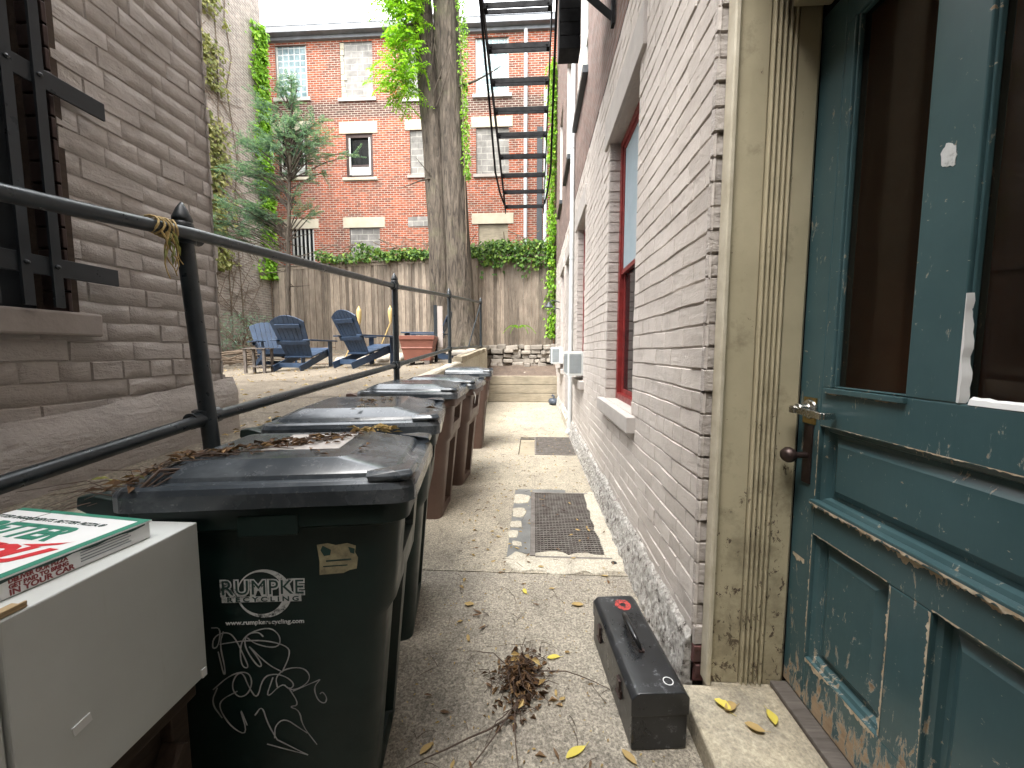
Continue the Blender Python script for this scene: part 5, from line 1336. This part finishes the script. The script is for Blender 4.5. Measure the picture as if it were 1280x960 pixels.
limb(m, (.2,-.1,6.3), (1,-.25,.05), 1.15, .035, 5, 0); limb(m, (-.45,-.22,4.2), (-.7,-.3,-.2), .8, .022, 5, .2); limb(m, (-.42,-.22,4.25), (-.5,-.4,.6), .5, .018, 4, 0)
for i in range(7): limb(m, (-.35+rnd.gauss(0,.1),-.27,5.6+rnd.random()*2), (rnd.gauss(0,.5),-.25,1), rnd.uniform(.6,1.3), .02, 5, 0)
lb = [limb(m, (-.6,-.1,8.6), (-.75,-.35,-.3), 1.5, .05, 6, .3), limb(m, (-.66,-.1,9.2), (-.8,-.4,-.1), 1.9, .05, 6, .5), limb(m, (-.55,-.2,7.6), (-.6,-.5,-.2), .9, .035, 5, .4), limb(m,(-.7,0,9.6),(-1,-.2,.5),2.2,.07,6,.1), limb(m,(-.1,0,10),(1,-.4,.6),2.4,.08,6,.1), limb(m,(-.9,.2,11),(-.5,.6,.6),2,.07,6,0)]
m.build('trunk', MAT['bark'], TR, smooth=60)
m = MB()
def compound(m, p, d, L=.42, k=8, lf=.085):
    d = Vector(d).normalized(); p = Vector(p); sd = d.cross(Vector((0,0,1)))
    sd = sd.normalized() if sd.length > .1 else Vector((1,0,0))
    for i in range(k+1):
        q = p + d*L*i/k; d = (d+Vector((0,0,-.05))).normalized(); up = Vector((rnd.gauss(0,.3),rnd.gauss(0,.3)-.3,1))
        for s in (-1,1):
            m.leaf(q, sd*s+d*.45+Vector((0,0,rnd.gauss(-.15,.2))), up, lf*rnd.uniform(.8,1.2), lf*.40)
cl = [(-1.15,-.35,8.2,.34,.30,.55),(-.95,-.45,7.0,.34,.30,.6),(-1.20,-.45,6.35,.22,.25,.40),(-.85,-.45,6.2,.22,.2,.38),(-.75,-.45,7.8,.3,.2,.6),(-1.1,-.3,9.0,.5,.3,.4),(-.55,-.5,8.6,.3,.2,.35)]
for (x,y,z,sx,sy,sz) in cl:
    for i in range(int(95*sx*sz/.2)):
        q = (x+rnd.gauss(0,sx*.55), y+rnd.gauss(0,sy*.5), z+rnd.gauss(0,sz*.55)); compound(m, q, (rnd.gauss(-.2,.8),rnd.gauss(-.3,.6),rnd.uniform(-.9,.25)), rnd.uniform(.28,.45), 7, .095)
for pts in lb[3:]:
    for i in range(75):
        p = rnd.choice(pts[2:]); compound(m, (p.x+rnd.gauss(0,.6),p.y+rnd.gauss(0,.6),p.z+rnd.gauss(.2,.5)), (rnd.gauss(0,1),rnd.gauss(0,1),rnd.uniform(-.6,.4)), .4, 7, .095)
m.build('crown', MAT['locust'], TR, recalc=False)
cv = thing('creeper', 'thin bright green creeper climbing the right edge of the big tree trunk', 'creeper', (-2.02,9.6,1.2))
m = MB()
for i in range(900):
    z = rnd.uniform(4.2,8.9); w = .08+.05*N3(0,0,z*1.3)+.07*max(0,z-6.5)/2.4; x = .12 + .30 - .03*(z-3) + w*rnd.uniform(-.4,1.5); 
    m.leaf((x, -.14+rnd.gauss(0,.08), z), (rnd.gauss(.2,.6),rnd.gauss(-.4,.4),-.7), (.5,-1,.6), rnd.uniform(.06,.10), .05)
m.build('leaves', MAT['ivy_bright'], cv, recalc=False)
m = MB(); m.tube([(.36,-.2,.2),(.40,-.2,3),(.34,-.2,6),(.24,-.2,9)], .012, 6); m.build('stem', MAT['stick'], cv)

HT = thing('hemlock_tree', 'slender blue green hemlock tree in front of the fence at the left', 'tree', (-5.60,8.5,1.25))
m = MB(); tp = limb(m, (0,0,-.1), (.06,0,1), 6.0, .065, 14, 0, .10, 9); tm = m
def along(z):
    for a, b in zip(tp, tp[1:]):
        if a.z <= z <= b.z: return a.lerp(b, (z-a.z)/(b.z-a.z))
    return tp[-1].copy()
bm_ = MB(); lm = MB()
def spray(p, d, L):
    d = Vector(d).normalized(); p = Vector(p); sd = d.cross(Vector((0,0,1))); sd = sd.normalized() if sd.length > .1 else Vector((1,0,0))
    n = max(4, int(L/.032))
    for i in range(n):
        q = p + d*L*i/n + Vector((0,0,-.10*L*(i/n)**2)); w = .085*(1-.55*i/n)
        for s in (-1,1): lm.leaf(q, sd*s*.9+d*.55+Vector((0,0,rnd.gauss(-.12,.12))), (rnd.gauss(0,.3),rnd.gauss(0,.3),1), w*rnd.uniform(.7,1.25), .026)
for (cx,cy,cz,rx,ry,rz,n) in ((.62,0,4.45,.68,.6,.55,30),(-.45,.1,4.05,.60,.6,.55,26),(-.98,0,3.05,.62,.5,.55,26),(.22,0,5.35,.30,.28,.5,10),(.02,-.1,4.75,.5,.5,.42,18),(-.35,-.2,3.0,.5,.4,.35,9),(.55,0,3.45,.4,.4,.3,5)):
    for k in range(n):
        e = Vector((rnd.gauss(0,.55),rnd.gauss(0,.55),rnd.gauss(0,.55))); p = Vector((cx+rx*e.x, cy+ry*e.y, cz+rz*e.z))
        p0 = along(max(1.6, min(5.8, p.z-.25-.35*math.hypot(p.x,p.y)))); mid = p0.lerp(p,.5)+Vector((rnd.gauss(0,.06),rnd.gauss(0,.06),.10))
        bm_.tube([p0, mid, p], [.017,.011,.004], 5)
        out = (p-p0).normalized()
        for q in (mid.lerp(p,.45), mid.lerp(p,.8), p):
            for r_ in range(2): spray(q, out*.7+Vector((rnd.gauss(0,.7),rnd.gauss(0,.7),rnd.gauss(-.12,.3))), rnd.uniform(.22,.42))
for k in range(9):
    a_ = rnd.uniform(0,6.28); z = rnd.uniform(1.5,2.9); limb(bm_, along(z), (math.cos(a_),math.sin(a_)*.8,rnd.uniform(-.1,.5)), rnd.uniform(.5,1.2), .014, 6, .2, .5, 5)
for z in (5.3,5.5,5.65,5.8,5.95): 
    for a in range(4): spray(along(z), (math.cos(a*1.6+z),math.sin(a*1.6+z),.7), .22)
tm.add(bm_.v, bm_.f); tm.build('trunk', MAT['bark'], HT, smooth=60); lm.build('crown', MAT['hemlock'], HT, recalc=False)

# ------------------------------------------------------------------ creepers
def ivy(name, label, mat, n, fn, size, stems=None, loc=(0,0,0)):
    t = thing(name, label, 'creeper', loc); m = MB()
    for i in range(n):
        r = fn()
        if r is None: continue
        p, nr = r; nr = Vector(nr); dn = Vector((rnd.gauss(0,.6),rnd.gauss(0,.6),-.8)) + nr*.35
        L = size*rnd.uniform(.6,1.3); m.leaf(p, dn, nr+Vector((rnd.gauss(0,.4),rnd.gauss(0,.4),rnd.gauss(.25,.4))), L, L*.8, .2)
    m.build('leaves', mat, t, recalc=False)
    if stems:
        m = MB()
        for st, r in stems: m.tube(st, r, 5)
        m.build('stems', MAT['stick'], t, smooth=60)
def top_hedge():
    x = rnd.uniform(-6.6,.5); s = N3(x*1.1,0,4); hgt = .36+.35*s+.10*(x > -1.4); 
    if x < -4.4 and rnd.random() < .45: return None
    y = 11.02 + max(0,(-1.6-x))*.147
    if rnd.random() < .16 and x > -1.6: return ((x, y-.10-rnd.random()*.1, 3.95-abs(rnd.gauss(0,.28))*max(0,N3(x*2.3,0,8)+.55)), (0,-1,.3))
    return ((x+rnd.gauss(0,.05), y+rnd.uniform(-.22,.5), 3.98+max(.05,hgt)*rnd.random()), (rnd.gauss(0,.3),-.8,.6))
sts = []
for k in range(26):
    x = rnd.uniform(-7,.5); y = 11.1+max(0,(-1.6-x))*.147; sts.append(([(x,y,3.9),(x+rnd.gauss(0,.3),y+rnd.gauss(0,.1),4.25),(x+rnd.gauss(0,.7),y,4.4+rnd.random()*.3)], .014))
ivy('fence_ivy', 'mass of green ivy growing over the top of the board fence', MAT['ivy'], 5200, top_hedge, .115, sts)
def strip():
    z = rnd.uniform(1.7,9.0); y = rnd.uniform(10.2,11.4) if z < 8 else rnd.uniform(10.6,11.4); w = .10+.05*N3(0,0,z*1.4)
    if y < 10.75 + .4*N3(0,y*2,z*.9): return None
    return ((XR-.02-abs(rnd.gauss(0,w)), y, z), (-1,-.5,.3))
ivy('wall_creeper', 'bright green creeper climbing the far corner of the painted brick building', MAT['ivy_bright'], 4200, strip, .10, [([(XR-.02,10.9,.9),(XR-.03,11,5),(XR-.03,11.1,9)], .015)])
def strip2():
    z = rnd.uniform(3.6,11.0); y = 12.02 - abs(rnd.gauss(0,.22+.12*N3(0,3,z))); return ((-8.28+rnd.random()*.20, y, z), (1,-.3,.3))
ivy('green_creeper', 'dense bright green creeper on the far edge of the old brick building', MAT['ivy_bright'], 3600, strip2, .12, [([(-8.27,11.9,1.2),(-8.27,12,11)], .02)])
def loose():
    z = rnd.uniform(3.2,11.5); y = 9.85 + .40*N3(0,z*.8,3) + rnd.gauss(0,.26) + (.5*N3(z,2,2) if rnd.random() < .4 else 0)
    if N3(0,z*1.1,6) < -.22: return None
    return ((-8.28+rnd.random()*.16, y, z), (1,-.3,.3))
sts = [([(-8.28,9.4+.35*k*(-1)**k*.6+.25*N3(0,zz,k),zz) for zz in [1.2+.9*q for q in range(12)]], .012) for k in range(7)] + [([(-8.27, 9.3+2.2*rnd.random()+.25*N3(0,zz,k+20)+.1*zz*rnd.gauss(0,.2), zz) for zz in [1.2+.7*q for q in range(rnd.randrange(6,15))]], .008) for k in range(12)]
ivy('sparse_creeper', 'sparse olive creeper with pale bare stems on the near part of the old brick building', MAT['olive'], 2600, loose, .12, sts)
t = thing('fern', 'small yellow green fern drooping in front of the short board fence', 'fern', (-.42,10.92,1.5))
m = MB()
for sgn, L in ((-1,.42),(1,.46),(-1,.22),(1,.25)):
    for i in range(16):
        s = i/15; p = (sgn*L*s, -.08-.05*s, .52+.09*math.sin(s*2.6)-.22*s*s)
        for q in (-1,1): m.leaf(p, (sgn*.3,-.3*q,-.6), (0,-1,.4), .10*(1-.5*s), .02)
m.build('fronds', MAT['ivy_bright'], t, recalc=False); m = MB()
for sgn in (-1,1): m.tube([(0,0,0),(0,-.06,.5),(sgn*.2,-.1,.57),(sgn*.42,-.13,.40)], .005, 5)
m.build('stem', MAT['stick'], t)

# ------------------------------------------------------------------ fire escape
FE = thing('fire_escape', 'black iron fire escape with a hanging stair and counterweight on the painted building', 'fire escape', (0,0,0))
S0 = Vector((0,3.45,4.62)); S1 = Vector((0,6.62,3.72)); xl, xr = -.485, .155
dS = (S1-S0)
for x in (xl, xr):
    m = MB(); m.board(S0+Vector((x,0,0))-dS*.25, S1+Vector((x,0,0))+dS*.03, .012, .15); m.build('stringer', MAT['escape_metal'], FE)
    s = -1 if x < 0 else 1
    m = MB(); o = Vector((x+s*.045,0,.0)); up = Vector((0,0,.10))
    A = S0 - dS*.25
    m.tube([A+o+Vector((0,0,.42)), S0+o+Vector((0,.05,.30)), S0+dS*.45+o+Vector((s*.02,0,.12)), S0+dS*.72+o+Vector((s*.03,0,-.10)), S0+dS*.84+o+Vector((0,0,-.12)), S1+o*1.0+Vector((-s*.03,0,.03))], .014, 8); m.build('handrail', MAT['escape_metal'], FE, smooth=50)
nT = 10
for i in range(nT):
    p = S0 + dS*(i/(nT-1))*.985 + Vector((0,.02,0))
    m = MB(); xa, xb = xl+.008, xr-.008
    m.box(xa,xb,p.y-.004,p.y+.004,p.z-.055,p.z-.005); m.box(xa,xb,p.y+.09,p.y+.098,p.z-.03,p.z+.01)
    tr = m.build('tread', MAT['escape_metal'], FE)
    m = MB(); m.box(xa+.01,xb-.01,p.y+.014,p.y+.030,p.z-.012,p.z-.006); m.box(xa+.01,xb-.01,p.y+.050,p.y+.064,p.z-.008,p.z-.002); m.build('slats', MAT['grate'], tr)
    m = MB(); m.box(xa,xa+.03,p.y-.002,p.y+.094,p.z-.03,p.z-.024); m.box(xb-.03,xb,p.y-.002,p.y+.094,p.z-.03,p.z-.024)
    for x in (xa+.03,xb-.03): m.lathe([(.010,0),(.010,.006)], 8, (x,p.y-.004,p.z-.03), Matrix.Rotation(math.pi/2,3,'X'))
    m.build('bracket', MAT['escape_metal'], tr)
m = MB()                                              # landing at the top, its grating overhead
for (x0,x1,y0,y1) in ((-.46,.58,3.40,3.44),(-.46,.58,1.2,1.24),(-.46,-.42,1.24,3.40),(.54,.58,1.24,3.40),(.17,.21,1.24,3.40)): m.box(x0,x1,y0,y1,4.33,4.40)
pl = m.build('platform', MAT['escape_metal'], FE)
m = MB(); x = -.41
while x < .53: m.box(x,x+.028,1.24,3.40,4.375,4.387); x += .052
m.build('grating', MAT['escape_metal'], pl)
m = MB(); m.box(.215,.575,2.9,3.395,4.335,4.37); m.build('platform_beam', MAT['escape_metal'], FE)
for y in (3.14,1.4):
    m = MB(); m.box(XR-.03,XR-.006,y-.025,y+.025,3.74,4.9); m.board((XR-.02,y,3.80),(-.02,y,4.31),.012,.05,(0,1,0)); m.box(-.44,XR-.03,y-.02,y+.02,4.28,4.325)
    m.build('wall_bracket', MAT['escape_metal'], FE)
m = MB()
for k in range(6): m.box(.205,.385,3.50,3.68,3.86+.105*k,3.86+.105*k+.100)
cw = m.build('counterweight', MAT['escape_metal'], FE, bevel=.003)
m = MB(); m.tube([(.295,3.59,4.48),(.295,3.59,4.72)], .008, 8); m.lathe([(.03,0),(.035,.02),(.02,.03)], 12, (.295,3.585,4.55), Matrix.Rotation(math.pi/2,3,'X')); m.build('hook', MAT['escape_metal'], cw)
m = MB(); m.tube([(.165,3.3,4.1),(.165,3.28,5.6)], .012, 8); m.tube([(-.5,3.1,4.75),(-.5,3.1,5.75)], .014, 8); m.tube([(-.5,3.1,5.7),(.55,3.1,5.7)], .014, 8); m.tube([(-.58,1.25,5.7),(-.58,3.1,5.7)], .014, 8); m.build('guard_rail', MAT['escape_metal'], FE, smooth=50)

# ------------------------------------------------------------------ air conditioners, bag
def make_ac(label, x0, y0, y1, z0, z1):
    t = thing('air_conditioner', label, 'air conditioner', (x0,y0,z0), 0, 'window air conditioners')
    dx, dy, dz = .70-x0, y1-y0, z1-z0
    m = MB(); m.box(0,dx,0,dy,0,dz); m.build('casing', MAT['ac_white'], t, bevel=.006)
    m = MB()
    for k in range(9): z = .035+k*(dz-.07)/9; m.box(.02,.165,-.006,-.0005,z,z+.009); m.box(-.006,-.0005,.03,dy-.03,z,z+.009)
    m.build('louvres', MAT['ac_grey'], t)
    m = MB(); m.box(.02,.165,-.003,-.0006,.03,dz-.03); m.box(-.003,-.0006,.028,dy-.028,.03,dz-.03); m.build('grille', MAT['ac_grey'], t)
    return t
make_ac('nearer white air conditioner with side louvres in the second window of the painted building', .425, 4.82, 5.45, 1.005, 1.305)
make_ac('farther white air conditioner near the alley end past the downpipe', .365, 8.02, 8.65, 1.06, 1.40)
t = thing('plastic_bag', 'dark blue grey plastic bag on the ground against the painted wall at the alley end', 'bag', (.49,9.45,0))
m = MB(); rings = []
for j in range(1,8):
    a = math.pi*j/8; rings.append([(.12*math.sin(a)**.6*math.cos(b)*(1+.2*N3(math.cos(b)*2,math.sin(b)*2,a)), .16*math.sin(a)**.6*math.sin(b)*(1+.2*N3(math.cos(b)*2,math.sin(b)*2,a+3)), .085-.085*math.cos(a)) for b in [2*math.pi*i/14 for i in range(14)]])
m.loft(rings); m.build('bag_body', MAT['bag'], t, smooth=50)
m = MB(); m.tube([(0,0,.16),(.02,.0,.21),(-.03,.02,.24)], [.03,.02,.035], 7); m.build('tied_neck', MAT['bag'], t)

# ------------------------------------------------------------------ light, sky, camera
w = bpy.data.worlds.new('World'); scene.world = w; w.use_nodes = True; nt = w.node_tree
bg = nt.nodes['Background']; sky = nt.nodes.new('ShaderNodeTexSky'); sky.sky_type = 'NISHITA'; sky.sun_disc = False
EL, AZ = R(62), R(-150)            # sun high, behind the photographer to the left, through thin cloud
sky.sun_elevation = EL; sky.sun_rotation = AZ; sky.dust_density = 4; sky.air_density = 1.0
hs = nt.nodes.new('ShaderNodeHueSaturation'); hs.inputs['Saturation'].default_value = .22; hs.inputs['Value'].default_value = 1.0
nt.links.new(sky.outputs[0], hs.inputs['Color'])
mx = nt.nodes.new('ShaderNodeMix'); mx.data_type = 'RGBA'; mx.inputs[0].default_value = .6; mx.inputs[7].default_value = (9.5,9.8,10.2,1)   # even white cloud
nt.links.new(hs.outputs[0], mx.inputs[6]); nt.links.new(mx.outputs[2], bg.inputs[0]); bg.inputs[1].default_value = .15
sd = bpy.data.lights.new('Sun','SUN'); sd.energy = 1.2; sd.angle = R(35); sd.color = (1,.965,.91)
so = bpy.data.objects.new('Sun', sd); col.objects.link(so)
dirv = Vector((math.sin(AZ)*math.cos(EL), math.cos(AZ)*math.cos(EL), math.sin(EL)))
so.rotation_euler = dirv.to_track_quat('Z','Y').to_euler()

cam = bpy.data.cameras.new('Camera'); cam.sensor_width = 36; cam.lens = 36*481/1280; cam.clip_start = .02; cam.clip_end = 1500
co = bpy.data.objects.new('Camera', cam); col.objects.link(co); co.location = (0,0,1.3)
pit = math.atan(40/481); yaw = math.atan(27/math.hypot(481,40))
co.rotation_euler = (math.pi/2 - pit, 0, yaw)
scene.camera = co
scene.view_settings.view_transform = 'Standard'; scene.view_settings.look = 'None'; scene.view_settings.gamma = 1
scene.view_settings.use_curve_mapping = False; scene.view_settings.exposure = 2.8
scene.cycles.max_bounces = 8; scene.cycles.transparent_max_bounces = 16; scene.cycles.use_denoising = True
